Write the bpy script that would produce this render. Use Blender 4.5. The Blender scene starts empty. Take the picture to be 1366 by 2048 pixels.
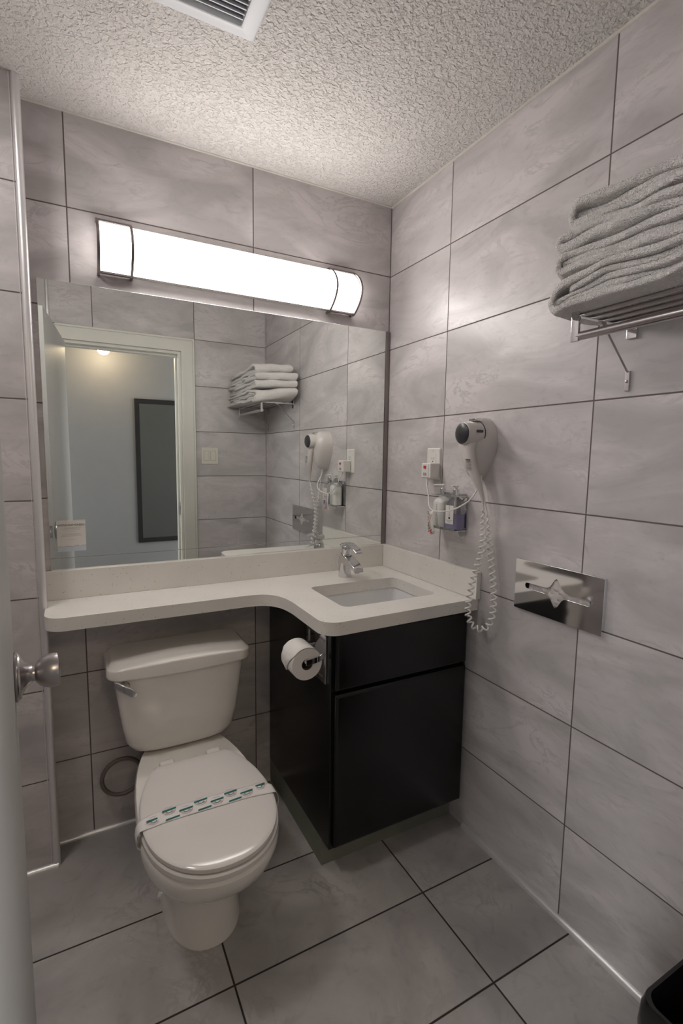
import bpy, bmesh, math, random
from mathutils import Vector, Matrix, noise
random.seed(7)
S = bpy.context.scene
C = S.collection
PI = math.pi

# ---------------------------------------------------------------- camera, light, exposure
cam_d = bpy.data.cameras.new('camera')
cam = bpy.data.objects.new('camera', cam_d); C.objects.link(cam)
cam_d.sensor_fit = 'VERTICAL'; cam_d.sensor_height = 24.0
cam_d.lens = 989.6 / 2048 * 24.0
cam_d.clip_start = 0.02; cam_d.clip_end = 60
def cam_matrix(yaw, pitch, roll, loc):
    cy, sy, cp, sp = math.cos(yaw), math.sin(yaw), math.cos(pitch), math.sin(pitch)
    fw = Vector((-sy*cp, cy*cp, sp)); rt = Vector((cy, sy, 0)); up = rt.cross(fw)
    cr, sr = math.cos(roll), math.sin(roll)
    r = rt*cr + up*sr; u = -rt*sr + up*cr
    return Matrix(((r.x, u.x, -fw.x, loc[0]), (r.y, u.y, -fw.y, loc[1]), (r.z, u.z, -fw.z, loc[2]), (0, 0, 0, 1)))
cam.matrix_world = cam_matrix(-0.4889, -0.1114, 0.0142, (-1.217, -1.8678, 1.3647))
S.camera = cam

w = bpy.data.worlds.new('world'); S.world = w; w.use_nodes = True
w.node_tree.nodes['Background'].inputs[0].default_value = (0.96, 0.98, 1.0, 1)
w.node_tree.nodes['Background'].inputs[1].default_value = 2.3

VANITY_POWER = 10.4      # radiance of the vanity diffuser
FILL_POWER = 20.0  # radiance of the added out-of-view fill light
HALL_POWER = 6.0
S.view_settings.view_transform = 'Standard'
S.view_settings.look = 'None'
S.view_settings.exposure = 0.80
S.view_settings.gamma = 1.0
S.view_settings.use_curve_mapping = False

# ---------------------------------------------------------------- node helpers
def new_mat(name):
    m = bpy.data.materials.new(name); m.use_nodes = True
    nt = m.node_tree
    return m, nt, nt.nodes['Principled BSDF']
def N(nt, t, **kw):
    n = nt.nodes.new(t)
    for k, v in kw.items():
        setattr(n, k, v)
    return n
def math_n(nt, op, a, b=None, c=None):
    n = nt.nodes.new('ShaderNodeMath'); n.operation = op
    for i, v in enumerate((a, b, c)):
        if v is None: continue
        if isinstance(v, (int, float)): n.inputs[i].default_value = v
        else: nt.links.new(v, n.inputs[i])
    return n.outputs[0]
def ramp(nt, fac, stops):
    n = nt.nodes.new('ShaderNodeValToRGB')
    nt.links.new(fac, n.inputs[0])
    el = n.color_ramp.elements
    while len(el) < len(stops): el.new(0.5)
    for e, (p, c) in zip(el, stops):
        e.position = p; e.color = (c[0], c[1], c[2], 1)
    return n.outputs[0]
def g(v): return (v, v, v)
def plain(name, col, rough=0.5, metal=0.0, bump=0.0, bscale=200, coat=0.0, var=0.04, **kw):
    m, nt, p = new_mat(name)
    tc = N(nt, 'ShaderNodeTexCoord')
    nz = N(nt, 'ShaderNodeTexNoise'); nz.inputs['Scale'].default_value = 9; nz.inputs['Detail'].default_value = 4
    nt.links.new(tc.outputs['Object'], nz.inputs['Vector'])
    c = ramp(nt, nz.outputs[0], [(0.3, [x*(1-var) for x in col]), (0.7, [min(1, x*(1+var)) for x in col])])
    nt.links.new(c, p.inputs['Base Color'])
    p.inputs['Roughness'].default_value = rough; p.inputs['Metallic'].default_value = metal
    p.inputs['Coat Weight'].default_value = coat
    for k, v in kw.items(): p.inputs[k.replace('_', ' ')].default_value = v
    if bump:
        b = N(nt, 'ShaderNodeBump'); b.inputs['Strength'].default_value = bump; b.inputs['Distance'].default_value = 0.002
        n2 = N(nt, 'ShaderNodeTexNoise'); n2.inputs['Scale'].default_value = bscale; n2.inputs['Detail'].default_value = 3
        nt.links.new(tc.outputs['Object'], n2.inputs['Vector'])
        nt.links.new(n2.outputs[0], b.inputs['Height']); nt.links.new(b.outputs[0], p.inputs['Normal'])
    return m

def tile_mat(name, ax, u0, v0, tw, th, ca, cb, cd, grout, rough=0.35, warm=None, seed=0.0, gw=0.0035, vein=1.0, floor=False):
    m, nt, p = new_mat(name)
    tc = N(nt, 'ShaderNodeTexCoord'); sep = N(nt, 'ShaderNodeSeparateXYZ')
    nt.links.new(tc.outputs['Object'], sep.inputs[0])
    U, V = sep.outputs[ax[0]], sep.outputs[ax[1]]
    def cell(s, o, size):
        q = math_n(nt, 'DIVIDE', math_n(nt, 'SUBTRACT', s, o), size)
        f = math_n(nt, 'FRACT', q); idx = math_n(nt, 'FLOOR', q)
        e = math_n(nt, 'MULTIPLY', math_n(nt, 'MINIMUM', f, math_n(nt, 'SUBTRACT', 1.0, f)), size)
        return e, idx
    eu, iu = cell(U, u0, tw); ev, iv = cell(math_n(nt, 'MINIMUM', V, -0.30) if floor else V, v0, th)
    e = math_n(nt, 'MINIMUM', eu, ev)
    mask = N(nt, 'ShaderNodeMapRange'); mask.interpolation_type = 'SMOOTHSTEP'
    nt.links.new(e, mask.inputs[0]); mask.inputs[1].default_value = gw*0.35; mask.inputs[2].default_value = gw*0.75
    cid = math_n(nt, 'ADD', math_n(nt, 'MULTIPLY', iu, 3.71), math_n(nt, 'MULTIPLY', iv, 7.93))
    vec = N(nt, 'ShaderNodeCombineXYZ')
    nt.links.new(math_n(nt, 'ADD', U, cid), vec.inputs[0])
    nt.links.new(math_n(nt, 'MULTIPLY', V, 1.0 if floor else 2.3), vec.inputs[1])
    nt.links.new(math_n(nt, 'ADD', cid, seed), vec.inputs[2])
    n1 = N(nt, 'ShaderNodeTexNoise'); n1.inputs['Scale'].default_value = 2.6; n1.inputs['Detail'].default_value = 5
    n1.inputs['Roughness'].default_value = 0.55; n1.inputs['Distortion'].default_value = 0.9
    n2 = N(nt, 'ShaderNodeTexNoise'); n2.inputs['Scale'].default_value = 4.2; n2.inputs['Detail'].default_value = 7
    n2.inputs['Roughness'].default_value = 0.62; n2.inputs['Distortion'].default_value = 1.6
    n3 = N(nt, 'ShaderNodeTexNoise'); n3.inputs['Scale'].default_value = 11.0; n3.inputs['Detail'].default_value = 5
    n3.inputs['Distortion'].default_value = 2.2
    for n in (n1, n2, n3): nt.links.new(vec.outputs[0], n.inputs['Vector'])
    base = ramp(nt, n1.outputs[0], [(0.36, ca), (0.62, cb)])
    # thin darker veins: a narrow band around 0.5 of the second noise
    band = math_n(nt, 'ABSOLUTE', math_n(nt, 'SUBTRACT', n2.outputs[0], 0.5))
    vm = ramp(nt, band, [(0.0, g(1)), (0.035, g(0))])
    gate = ramp(nt, n1.outputs[0], [(0.50, g(0)), (0.68, g(1))])
    vfac = math_n(nt, 'MULTIPLY', math_n(nt, 'MULTIPLY', vm, gate), 0.55*vein)
    mx = N(nt, 'ShaderNodeMix', data_type='RGBA'); nt.links.new(vfac, mx.inputs[0]); nt.links.new(base, mx.inputs[6])
    mx.inputs[7].default_value = (*cd, 1)
    bl = ramp(nt, n3.outputs[0], [(0.56, g(0)), (0.72, g(1))])
    mx2 = N(nt, 'ShaderNodeMix', data_type='RGBA'); nt.links.new(math_n(nt, 'MULTIPLY', bl, 0.30*vein), mx2.inputs[0])
    nt.links.new(mx.outputs[2], mx2.inputs[6]); mx2.inputs[7].default_value = (*cd, 1)
    mg = N(nt, 'ShaderNodeMix', data_type='RGBA'); nt.links.new(mask.outputs[0], mg.inputs[0])
    mg.inputs[6].default_value = (*grout, 1); nt.links.new(mx2.outputs[2], mg.inputs[7])
    nt.links.new(mg.outputs[2], p.inputs['Base Color'])
    rr = N(nt, 'ShaderNodeMapRange'); nt.links.new(mask.outputs[0], rr.inputs[0]); rr.inputs[3].default_value = 0.9; rr.inputs[4].default_value = rough
    nt.links.new(rr.outputs[0], p.inputs['Roughness'])
    p.inputs['Specular IOR Level'].default_value = 0.4
    b = N(nt, 'ShaderNodeBump'); b.inputs['Strength'].default_value = 0.7; b.inputs['Distance'].default_value = 0.0015
    nt.links.new(mask.outputs[0], b.inputs['Height']); nt.links.new(b.outputs[0], p.inputs['Normal'])
    return m

TA, TB, TD = (0.45, 0.422, 0.416), (0.64, 0.592, 0.590), (0.33, 0.32, 0.31)
GROUT = (0.135, 0.105, 0.10)
ROW = 2.1317
M = {}
M['tile_back'] = tile_mat('wall tile back', (0, 2), -0.6097, ROW, 0.607, 0.305, TA, TB, TD, GROUT, seed=1.3)
M['tile_right'] = tile_mat('wall tile right', (1, 2), -0.3879, ROW, 0.61, 0.305, TA, TB, TD, GROUT, seed=5.1)
M['tile_pillar'] = tile_mat('wall tile tub end', (0, 2), -1.326, ROW-0.005, 0.61, 0.303, TA, TB, TD, GROUT, seed=9.7)
M['tile_return'] = tile_mat('wall tile return', (1, 2), 0.3, ROW-0.005, 0.61, 0.303, TA, TB, TD, GROUT, seed=2.7)
M['tile_front'] = tile_mat('wall tile door wall', (0, 2), -0.495, ROW, 0.61, 0.305, TA, TB, TD, GROUT, seed=12.7)
M['tile_left'] = tile_mat('wall tile tub side', (1, 2), -0.3, ROW, 0.61, 0.305, TA, TB, TD, GROUT, seed=15.1)
M['tile_floor'] = tile_mat('floor tile', (0, 1), -0.308, -0.7425, 0.604, 0.3035, (0.33, 0.313, 0.303), (0.48, 0.452, 0.436), (0.23, 0.22, 0.21), (0.035, 0.027, 0.022), rough=0.42, seed=3.3, gw=0.0045, vein=1.1, floor=True)

def ceiling_mat():
    m, nt, p = new_mat('popcorn ceiling')
    tc = N(nt, 'ShaderNodeTexCoord')
    v = N(nt, 'ShaderNodeTexVoronoi'); v.inputs['Scale'].default_value = 120
    n = N(nt, 'ShaderNodeTexNoise'); n.inputs['Scale'].default_value = 170; n.inputs['Detail'].default_value = 3
    n2 = N(nt, 'ShaderNodeTexNoise'); n2.inputs['Scale'].default_value = 85; n2.inputs['Detail'].default_value = 4
    n2.inputs['Distortion'].default_value = 0.6
    n3 = N(nt, 'ShaderNodeTexNoise'); n3.inputs['Scale'].default_value = 4; n3.inputs['Detail'].default_value = 3
    for q in (v, n, n2, n3): nt.links.new(tc.outputs['Object'], q.inputs['Vector'])
    h = math_n(nt, 'ADD', math_n(nt, 'MULTIPLY', n.outputs[0], 0.8), math_n(nt, 'MULTIPLY', ramp(nt, n2.outputs[0], [(0.36, g(0)), (0.5, g(1))]), 0.7))
    h = math_n(nt, 'SUBTRACT', h, math_n(nt, 'MULTIPLY', v.outputs[0], 0.25))
    b = N(nt, 'ShaderNodeBump'); b.inputs['Strength'].default_value = 0.85; b.inputs['Distance'].default_value = 0.0052
    nt.links.new(h, b.inputs['Height']); nt.links.new(b.outputs[0], p.inputs['Normal'])
    c = ramp(nt, n3.outputs[0], [(0.3, (0.63, 0.60, 0.57)), (0.7, (0.68, 0.65, 0.62))])
    nt.links.new(c, p.inputs['Base Color']); p.inputs['Roughness'].default_value = 0.95
    return m
M['ceiling'] = ceiling_mat()

def quartz():
    m, nt, p = new_mat('speckled quartz')
    tc = N(nt, 'ShaderNodeTexCoord')
    v = N(nt, 'ShaderNodeTexVoronoi'); v.inputs['Scale'].default_value = 100
    n3 = N(nt, 'ShaderNodeTexNoise'); n3.inputs['Scale'].default_value = 7; n3.inputs['Detail'].default_value = 4
    n4 = N(nt, 'ShaderNodeTexNoise'); n4.inputs['Scale'].default_value = 60
    for q in (v, n3, n4): nt.links.new(tc.outputs['Object'], q.inputs['Vector'])
    c = ramp(nt, n3.outputs[0], [(0.3, (0.71, 0.68, 0.635)), (0.7, (0.77, 0.745, 0.70))])
    d = ramp(nt, v.outputs['Distance'], [(0.13, g(1)), (0.22, g(0))])
    gt = ramp(nt, n4.outputs[0], [(0.54, g(0)), (0.58, g(1))])
    mx = N(nt, 'ShaderNodeMix', data_type='RGBA'); nt.links.new(math_n(nt, 'MULTIPLY', math_n(nt, 'MULTIPLY', d, gt), 0.6), mx.inputs[0])
    nt.links.new(c, mx.inputs[6]); mx.inputs[7].default_value = (0.25, 0.21, 0.17, 1)
    nt.links.new(mx.outputs[2], p.inputs['Base Color']); p.inputs['Roughness'].default_value = 0.3
    return m
M['quartz'] = quartz()
M['porcelain'] = plain('white porcelain', (0.80, 0.77, 0.725), 0.12, coat=0.3, var=0.01)
M['sink'] = plain('white sink ceramic', (0.72, 0.72, 0.72), 0.12, var=0.01)
M['seat'] = plain('white toilet seat plastic', (0.70, 0.665, 0.64), 0.12, var=0.01)
M['chrome'] = plain('polished chrome', (0.72, 0.72, 0.73), 0.07, 1.0, var=0.02)
M['brushed'] = plain('brushed steel', (0.50, 0.47, 0.47), 0.28, 1.0, var=0.04)
M['frame_metal'] = plain('satin nickel lamp band', (0.30, 0.265, 0.255), 0.3, 1.0, var=0.04)
M['trim_metal'] = plain('aluminium tile trim', (0.74, 0.72, 0.72), 0.36, 0.55, var=0.04)
M['black_cab'] = plain('black painted cabinet', (0.0018, 0.0017, 0.0017), 0.26, var=0.2, bump=0.04, bscale=60)
M['toe'] = plain('grey toe kick board', (0.20, 0.21, 0.165), 0.55, var=0.08)
M['white_plastic'] = plain('white plastic', (0.72, 0.69, 0.66), 0.3, var=0.01)
M['dryer_white'] = plain('hair dryer plastic', (0.60, 0.555, 0.53), 0.28, var=0.01)
M['vent_white'] = plain('fan grille plastic', (0.62, 0.635, 0.65), 0.4, var=0.01)
M['cream_plastic'] = plain('cream switch plastic', (0.66, 0.63, 0.54), 0.35, var=0.01)
M['dark_plastic'] = plain('dark grey plastic', (0.03, 0.032, 0.035), 0.35, var=0.1)
M['dark'] = plain('black recess', (0.012, 0.012, 0.012), 0.7, var=0.1)
M['red'] = plain('red button', (0.55, 0.01, 0.02), 0.4)
M['ink'] = plain('black ink', (0.03, 0.03, 0.03), 0.7)
M['greyink'] = plain('grey ink', (0.33, 0.32, 0.33), 0.7)
M['brownink'] = plain('brown grey ink', (0.28, 0.20, 0.17), 0.7)
M['green'] = plain('teal green ink', (0.005, 0.13, 0.11), 0.6)
M['paper'] = plain('white paper', (0.74, 0.71, 0.69), 0.8, var=0.02, bump=0.2, bscale=120)
M['tissue'] = plain('soft tissue', (0.52, 0.47, 0.45), 0.9, var=0.03, bump=0.3, bscale=150)
M['card'] = plain('printed card', (0.70, 0.67, 0.63), 0.7, var=0.02)
M['cardblue'] = plain('pale blue print', (0.52, 0.56, 0.62), 0.7, var=0.04)
M['rollcore'] = plain('cardboard core', (0.10, 0.075, 0.05), 0.8)
M['door_paint'] = plain('grey white door paint', (0.42, 0.41, 0.39), 0.5, var=0.02, bump=0.05, bscale=30)
M['casing'] = plain('white casing paint', (0.66, 0.64, 0.58), 0.4, var=0.02)
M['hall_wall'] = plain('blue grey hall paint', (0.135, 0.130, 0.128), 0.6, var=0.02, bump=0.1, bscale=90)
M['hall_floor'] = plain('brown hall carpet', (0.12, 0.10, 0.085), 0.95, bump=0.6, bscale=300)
M['hall_ceil'] = plain('hall ceiling paint', (0.6, 0.59, 0.56), 0.9)
M['black_frame'] = plain('black picture frame', (0.008, 0.007, 0.007), 0.6, var=0.1, Specular_IOR_Level=0.2)
M['hose'] = plain('dull braided hose', (0.20, 0.175, 0.15), 0.45, 0.5, var=0.15, bump=0.5, bscale=500)
M['binblack'] = plain('black bin plastic', (0.010, 0.010, 0.011), 0.4, var=0.1)
M['bag'] = plain('black bin liner film', (0.012, 0.012, 0.012), 0.18, var=0.1, bump=0.7, bscale=30)
M['lotion'] = plain('white lotion bottle', (0.70, 0.69, 0.66), 0.25, var=0.01)
M['caulk'] = plain('ceiling paint bead', (0.58, 0.55, 0.50), 0.8, var=0.1, bump=0.6, bscale=90)

def mirror_mat(name, col, rough):
    m, nt, p = new_mat(name)
    tc = N(nt, 'ShaderNodeTexCoord'); n = N(nt, 'ShaderNodeTexNoise'); n.inputs['Scale'].default_value = 3
    nt.links.new(tc.outputs['Object'], n.inputs['Vector'])
    c = ramp(nt, n.outputs[0], [(0.3, [x*0.995 for x in col]), (0.7, col)])
    nt.links.new(c, p.inputs['Base Color'])
    p.inputs['Metallic'].default_value = 1; p.inputs['Roughness'].default_value = rough
    return m
M['mirror'] = mirror_mat('silvered mirror glass', (0.91, 0.94, 0.915), 0.0)
M['hall_mirror'] = mirror_mat('hall mirror glass', (0.55, 0.58, 0.56), 0.02)

def glass(name, col, rough=0.03, trans=1.0, ior=1.4):
    m, nt, p = new_mat(name)
    tc = N(nt, 'ShaderNodeTexCoord'); n = N(nt, 'ShaderNodeTexNoise'); n.inputs['Scale'].default_value = 5
    nt.links.new(tc.outputs['Object'], n.inputs['Vector'])
    nt.links.new(ramp(nt, n.outputs[0], [(0.3, [x*0.97 for x in col]), (0.7, col)]), p.inputs['Base Color'])
    p.inputs['Roughness'].default_value = rough; p.inputs['Transmission Weight'].default_value = trans; p.inputs['IOR'].default_value = ior
    return m
M['clear'] = glass('clear bottle plastic', (0.85, 0.84, 0.84), 0.04, 0.9, 1.2)
M['purple'] = glass('purple liquid soap', (0.55, 0.52, 0.85), 0.12, 0.45, 1.3)

def emis(name, col, strength, base=(0.8, 0.8, 0.8)):
    m, nt, p = new_mat(name)
    tc = N(nt, 'ShaderNodeTexCoord'); n = N(nt, 'ShaderNodeTexNoise'); n.inputs['Scale'].default_value = 2
    nt.links.new(tc.outputs['Object'], n.inputs['Vector'])
    nt.links.new(ramp(nt, n.outputs[0], [(0.3, [x*0.98 for x in col]), (0.7, col)]), p.inputs['Emission Color'])
    p.inputs['Base Color'].default_value = (*base, 1)
    p.inputs['Emission Strength'].default_value = strength
    return m
M['diffuser'] = emis('lit acrylic diffuser', (1.0, 0.95, 0.925), VANITY_POWER)
_nt = M['diffuser'].node_tree; _g = _nt.nodes.new('ShaderNodeNewGeometry'); _s = _nt.nodes.new('ShaderNodeSeparateXYZ')
_nt.links.new(_g.outputs['True Normal'], _s.inputs[0])
# glow weighted by facing: weaker at the edges, weakest upward, sparing wall and ceiling
_up = math_n(_nt, 'SUBTRACT', 0.32, math_n(_nt, 'MULTIPLY', 0.16, _s.outputs[2]))
_f = math_n(_nt, 'MULTIPLY', math_n(_nt, 'ADD', _up, math_n(_nt, 'MULTIPLY', 0.88, math_n(_nt, 'POWER', math_n(_nt, 'ABSOLUTE', _s.outputs[1]), 2.0))), VANITY_POWER)
_nt.links.new(_f, _nt.nodes['Principled BSDF'].inputs['Emission Strength'])
M['fill_glow'] = emis('added fill glow', (1.0, 0.96, 0.92), FILL_POWER)  # glowing surface of the added fill light
M['hall_glass'] = emis('lit alabaster glass', (1.0, 0.86, 0.66), 1.6)

def terry():
    m, nt, p = new_mat('white terry cloth')
    tc = N(nt, 'ShaderNodeTexCoord')
    v = N(nt, 'ShaderNodeTexVoronoi'); v.inputs['Scale'].default_value = 360
    n = N(nt, 'ShaderNodeTexNoise'); n.inputs['Scale'].default_value = 160; n.inputs['Detail'].default_value = 4
    n3 = N(nt, 'ShaderNodeTexNoise'); n3.inputs['Scale'].default_value = 14
    for q in (v, n, n3): nt.links.new(tc.outputs['Object'], q.inputs['Vector'])
    h = math_n(nt, 'ADD', v.outputs[0], math_n(nt, 'MULTIPLY', n.outputs[0], 1.2))
    b = N(nt, 'ShaderNodeBump'); b.inputs['Strength'].default_value = 1.0; b.inputs['Distance'].default_value = 0.0052
    nt.links.new(h, b.inputs['Height']); nt.links.new(b.outputs[0], p.inputs['Normal'])
    nt.links.new(ramp(nt, n3.outputs[0], [(0.3, (0.86, 0.81, 0.775)), (0.7, (0.90, 0.85, 0.82))]), p.inputs['Base Color'])
    p.inputs['Roughness'].default_value = 1.0; p.inputs['Sheen Weight'].default_value = 0.25
    return m
M['terry'] = terry()

# ---------------------------------------------------------------- mesh helpers
def add_box(bm, a, b, bev=0.0, seg=2):
    lo = Vector((min(a[0], b[0]), min(a[1], b[1]), min(a[2], b[2]))); hi = Vector((max(a[0], b[0]), max(a[1], b[1]), max(a[2], b[2])))
    r = bmesh.ops.create_cube(bm, size=1.0, matrix=Matrix.Translation((lo+hi)/2) @ Matrix.Diagonal((*(hi-lo), 1)))
    if bev:
        es = list({e for v in r['verts'] for e in v.link_edges})
        bmesh.ops.bevel(bm, geom=es, offset=bev, segments=seg, profile=0.5, affect='EDGES')
def loft(bm, rings, cap0=True, cap1=True, closed=False):
    R = [[bm.verts.new(p) for p in r] for r in rings]
    n = len(R[0])
    pairs = list(zip(R, R[1:])) + ([(R[-1], R[0])] if closed else [])
    for A, B in pairs:
        for i in range(n):
            j = (i+1) % n
            try: bm.faces.new((A[i], A[j], B[j], B[i]))
            except ValueError: pass
    if not closed:
        if cap0: bm.faces.new(list(reversed(R[0])))
        if cap1: bm.faces.new(R[-1])
def frame_for(d):
    d = d.normalized(); a = Vector((0, 0, 1)) if abs(d.z) < 0.9 else Vector((1, 0, 0))
    u = d.cross(a).normalized(); return u, d.cross(u).normalized()
def add_tube(bm, pts, r, n=12, closed=False):
    P = [Vector(p) for p in pts]; rings = []
    rs = r if isinstance(r, (list, tuple)) else [r]*len(P)
    u = None
    for i, p in enumerate(P):
        if closed: d = P[(i+1) % len(P)] - P[i-1]
        else: d = P[min(i+1, len(P)-1)] - P[max(i-1, 0)]
        d.normalize()
        if u is None: u, v = frame_for(d)
        else:
            u = (u - d*u.dot(d)).normalized(); v = d.cross(u)
        rings.append([p + (u*math.cos(2*PI*k/n) + v*math.sin(2*PI*k/n))*rs[i] for k in range(n)])
    loft(bm, rings, closed=closed)
def add_lathe(bm, prof, origin=(0, 0, 0), axis=(0, 0, 1), n=32, sc=(1, 1)):
    ax = Vector(axis).normalized(); u, v = frame_for(ax); o = Vector(origin)
    rings = [[o + ax*h + (u*math.cos(2*PI*k/n)*sc[0] + v*math.sin(2*PI*k/n)*sc[1])*max(r, 1e-5) for k in range(n)] for r, h in prof]
    loft(bm, rings)
def add_prism(bm, outline, axis, a, b):
    """outline in the two remaining axes, extruded along axis from a to b"""
    def P(q, t):
        l = list(q); l.insert(axis, t); return l
    loft(bm, [[P(q, a) for q in outline], [P(q, b) for q in outline]])
def rrect(x0, x1, y0, y1, r, n=6):
    out = []
    for cx, cy, a0 in ((x1-r, y1-r, 0), (x0+r, y1-r, 90), (x0+r, y0+r, 180), (x1-r, y0+r, 270)):
        for k in range(n+1):
            a = math.radians(a0 + 90*k/n); out.append((cx + r*math.cos(a), cy + r*math.sin(a)))
    return out
def catmull(pts, per=8):
    P = [Vector(p) for p in pts]; out = []
    for i in range(len(P)-1):
        p0 = P[max(i-1, 0)]; p1 = P[i]; p2 = P[i+1]; p3 = P[min(i+2, len(P)-1)]
        for k in range(per):
            t = k/per
            out.append(0.5*((2*p1) + (p2-p0)*t + (2*p0-5*p1+4*p2-p3)*t*t + (3*p1-p0-3*p2+p3)*t**3))
    out.append(P[-1]); return out
def obj(name, bm, mat, parent=None, smooth=True, bevel=0, kind=None, label=None, sub=0):
    bmesh.ops.recalc_face_normals(bm, faces=bm.faces[:])
    me = bpy.data.meshes.new(name); bm.to_mesh(me); bm.free()
    me.materials.append(M[mat] if isinstance(mat, str) else mat)
    o = bpy.data.objects.new(name, me); C.objects.link(o)
    if smooth:
        me.polygons.foreach_set('use_smooth', [True]*len(me.polygons))
        me.set_sharp_from_angle(angle=math.radians(38))
    if bevel:
        md = o.modifiers.new('bevel', 'BEVEL'); md.width = bevel; md.segments = 3; md.limit_method = 'ANGLE'; md.angle_limit = math.radians(40)
        md.harden_normals = False
    if smooth and not sub:
        md = o.modifiers.new('wn', 'WEIGHTED_NORMAL'); md.keep_sharp = True; md.weight = 90
    if sub:
        md = o.modifiers.new('sub', 'SUBSURF'); md.levels = sub; md.render_levels = sub
    if parent: 
        o.parent = parent
        o.matrix_parent_inverse = parent_inv(parent)
    if kind: o['kind'] = kind
    if label: o['label'] = label
    return o
def parent_inv(p):
    m = Matrix.LocRotScale(p.location, p.rotation_euler, p.scale)
    q = p
    while q.parent:
        q = q.parent
        m = Matrix.LocRotScale(q.location, q.rotation_euler, q.scale) @ q.matrix_parent_inverse @ m if False else m
    return m.inverted() if p.type == 'EMPTY' else Matrix()
def thing(name, label, cat, loc=(0, 0, 0), group=None):
    o = bpy.data.objects.new(name, None); C.objects.link(o); o.location = loc; o.empty_display_size = 0.05
    o['label'] = label; o['category'] = cat
    if group: o['group'] = group
    return o
def tag(o, label, cat, group=None):
    o['label'] = label; o['category'] = cat
    if group: o['group'] = group
    return o
def B(): return bmesh.new()
def boxobj(name, a, b, mat, parent=None, bev=0, **kw):
    bm = B(); add_box(bm, a, b, bev); return obj(name, bm, mat, parent, **kw)
def text_bm(bm, s, size, mtx, depth=0.0002):
    cu = bpy.data.curves.new('t', 'FONT'); cu.body = s; cu.size = size; cu.align_x = 'CENTER'; cu.align_y = 'CENTER'; cu.extrude = depth; cu.resolution_u = 2
    o = bpy.data.objects.new('t', cu); C.objects.link(o)
    dg = bpy.context.evaluated_depsgraph_get(); me = bpy.data.meshes.new_from_object(o.evaluated_get(dg))
    me.transform(mtx); bm.from_mesh(me)
    bpy.data.objects.remove(o); bpy.data.curves.remove(cu); bpy.data.meshes.remove(me)
def basis(o, x, y):
    x = Vector(x).normalized(); y = Vector(y).normalized(); z = x.cross(y)
    return Matrix(((x.x, y.x, z.x, o[0]), (x.y, y.y, z.y, o[1]), (x.z, y.z, z.z, o[2]), (0, 0, 0, 1)))

# ================================================================ THE SETTING
CEIL = 2.4135; XL = -1.326; YF = -1.64; HY = -3.15
boxobj('floor', (-2.2, -1.70, -0.06), (0.12, 0.12, 0.0), 'tile_floor', kind='structure', smooth=False)
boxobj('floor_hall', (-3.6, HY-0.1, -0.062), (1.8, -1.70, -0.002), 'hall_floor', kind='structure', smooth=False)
# ceiling: gridded slab so that the stipple catches light
boxobj('ceiling', (-2.2, -1.76, CEIL), (0.12, 0.12, CEIL+0.08), 'ceiling', kind='structure', smooth=False)
boxobj('ceiling_hall', (-2.6, HY-0.1, 2.44), (1.3, -1.76, 2.52), 'hall_ceil', kind='structure', smooth=False)
boxobj('wall_back', (XL-0.02, 0, 0), (0.12, 0.12, CEIL), 'tile_back', kind='structure', smooth=False)
boxobj('wall_right', (0, -1.64, 0), (0.12, 0.0, CEIL), 'tile_right', kind='structure', smooth=False)
# tub end wall standing forward of the niche, with its return side
bm = B(); add_box(bm, (-2.2, -0.105, 0), (XL, 0.12, CEIL))
o = obj('wall_back_left', bm, 'tile_pillar', kind='structure', smooth=False)
o.data.materials.append(M['tile_return'])
for f in o.data.polygons:
    if f.normal.x > 0.9: f.material_index = 1
boxobj('wall_left', (-2.2, YF, 0), (-2.10, -0.105, CEIL), 'tile_left', kind='structure', smooth=False)
# door wall with opening
DX0, DX1, DH = -1.276, -0.585, 2.043
bm = B()
add_box(bm, (-2.2, -1.76, 0), (DX0, YF, CEIL)); add_box(bm, (DX1, -1.76, 0), (0.12, YF, CEIL)); add_box(bm, (DX0, -1.76, DH), (DX1, YF, CEIL))
o = obj('wall_front', bm, 'tile_front', kind='structure', smooth=False)
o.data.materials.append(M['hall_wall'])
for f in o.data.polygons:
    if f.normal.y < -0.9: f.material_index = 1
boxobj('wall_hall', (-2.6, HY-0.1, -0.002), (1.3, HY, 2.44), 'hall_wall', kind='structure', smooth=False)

# casing round the doorway, bathroom side + jambs
def casing():
    bm = B()
    for (x0, x1, z0, z1) in ((DX1, DX1+0.085, 0, DH+0.085),):
        add_box(bm, (x0, YF, z0), (x1, YF+0.016, z1)); add_box(bm, (x0, YF+0.016, z0), (x0+0.022, YF+0.021, DH)); add_box(bm, (x1-0.012, YF+0.016, z0), (x1, YF+0.024, z1))
    add_box(bm, (DX0-0.03, YF, DH), (DX1, YF+0.016, DH+0.085)); add_box(bm, (DX0-0.03, YF+0.016, DH), (DX1+0.022, YF+0.021, DH+0.022)); add_box(bm, (DX0-0.03, YF+0.016, DH+0.073), (DX1+0.073, YF+0.024, DH+0.085))
    return bm
obj('trim_1', casing(), 'casing', kind='structure', smooth=False)
bm = B()
add_box(bm, (DX1-0.018, -1.765, 0), (DX1, YF, DH)); add_box(bm, (DX0, -1.765, DH-0.018), (DX1-0.018, YF, DH))
add_box(bm, (DX1-0.030, -1.73, 0), (DX1-0.018, -1.69, DH-0.018)); add_box(bm, (DX0, -1.73, DH-0.030), (DX1-0.030, -1.69, DH-0.018))
jamb = obj('trim_2', bm, 'casing', kind='structure', smooth=False, bevel=0.0015)
boxobj('strike_plate', (DX1-0.0195, -1.685, 0.95), (DX1-0.0178, -1.655, 1.04), 'brushed', jamb, 0.0004)
boxobj('strike_hole', (DX1-0.0200, -1.677, 0.975), (DX1-0.0190, -1.663, 1.012), 'dark', jamb)

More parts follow.
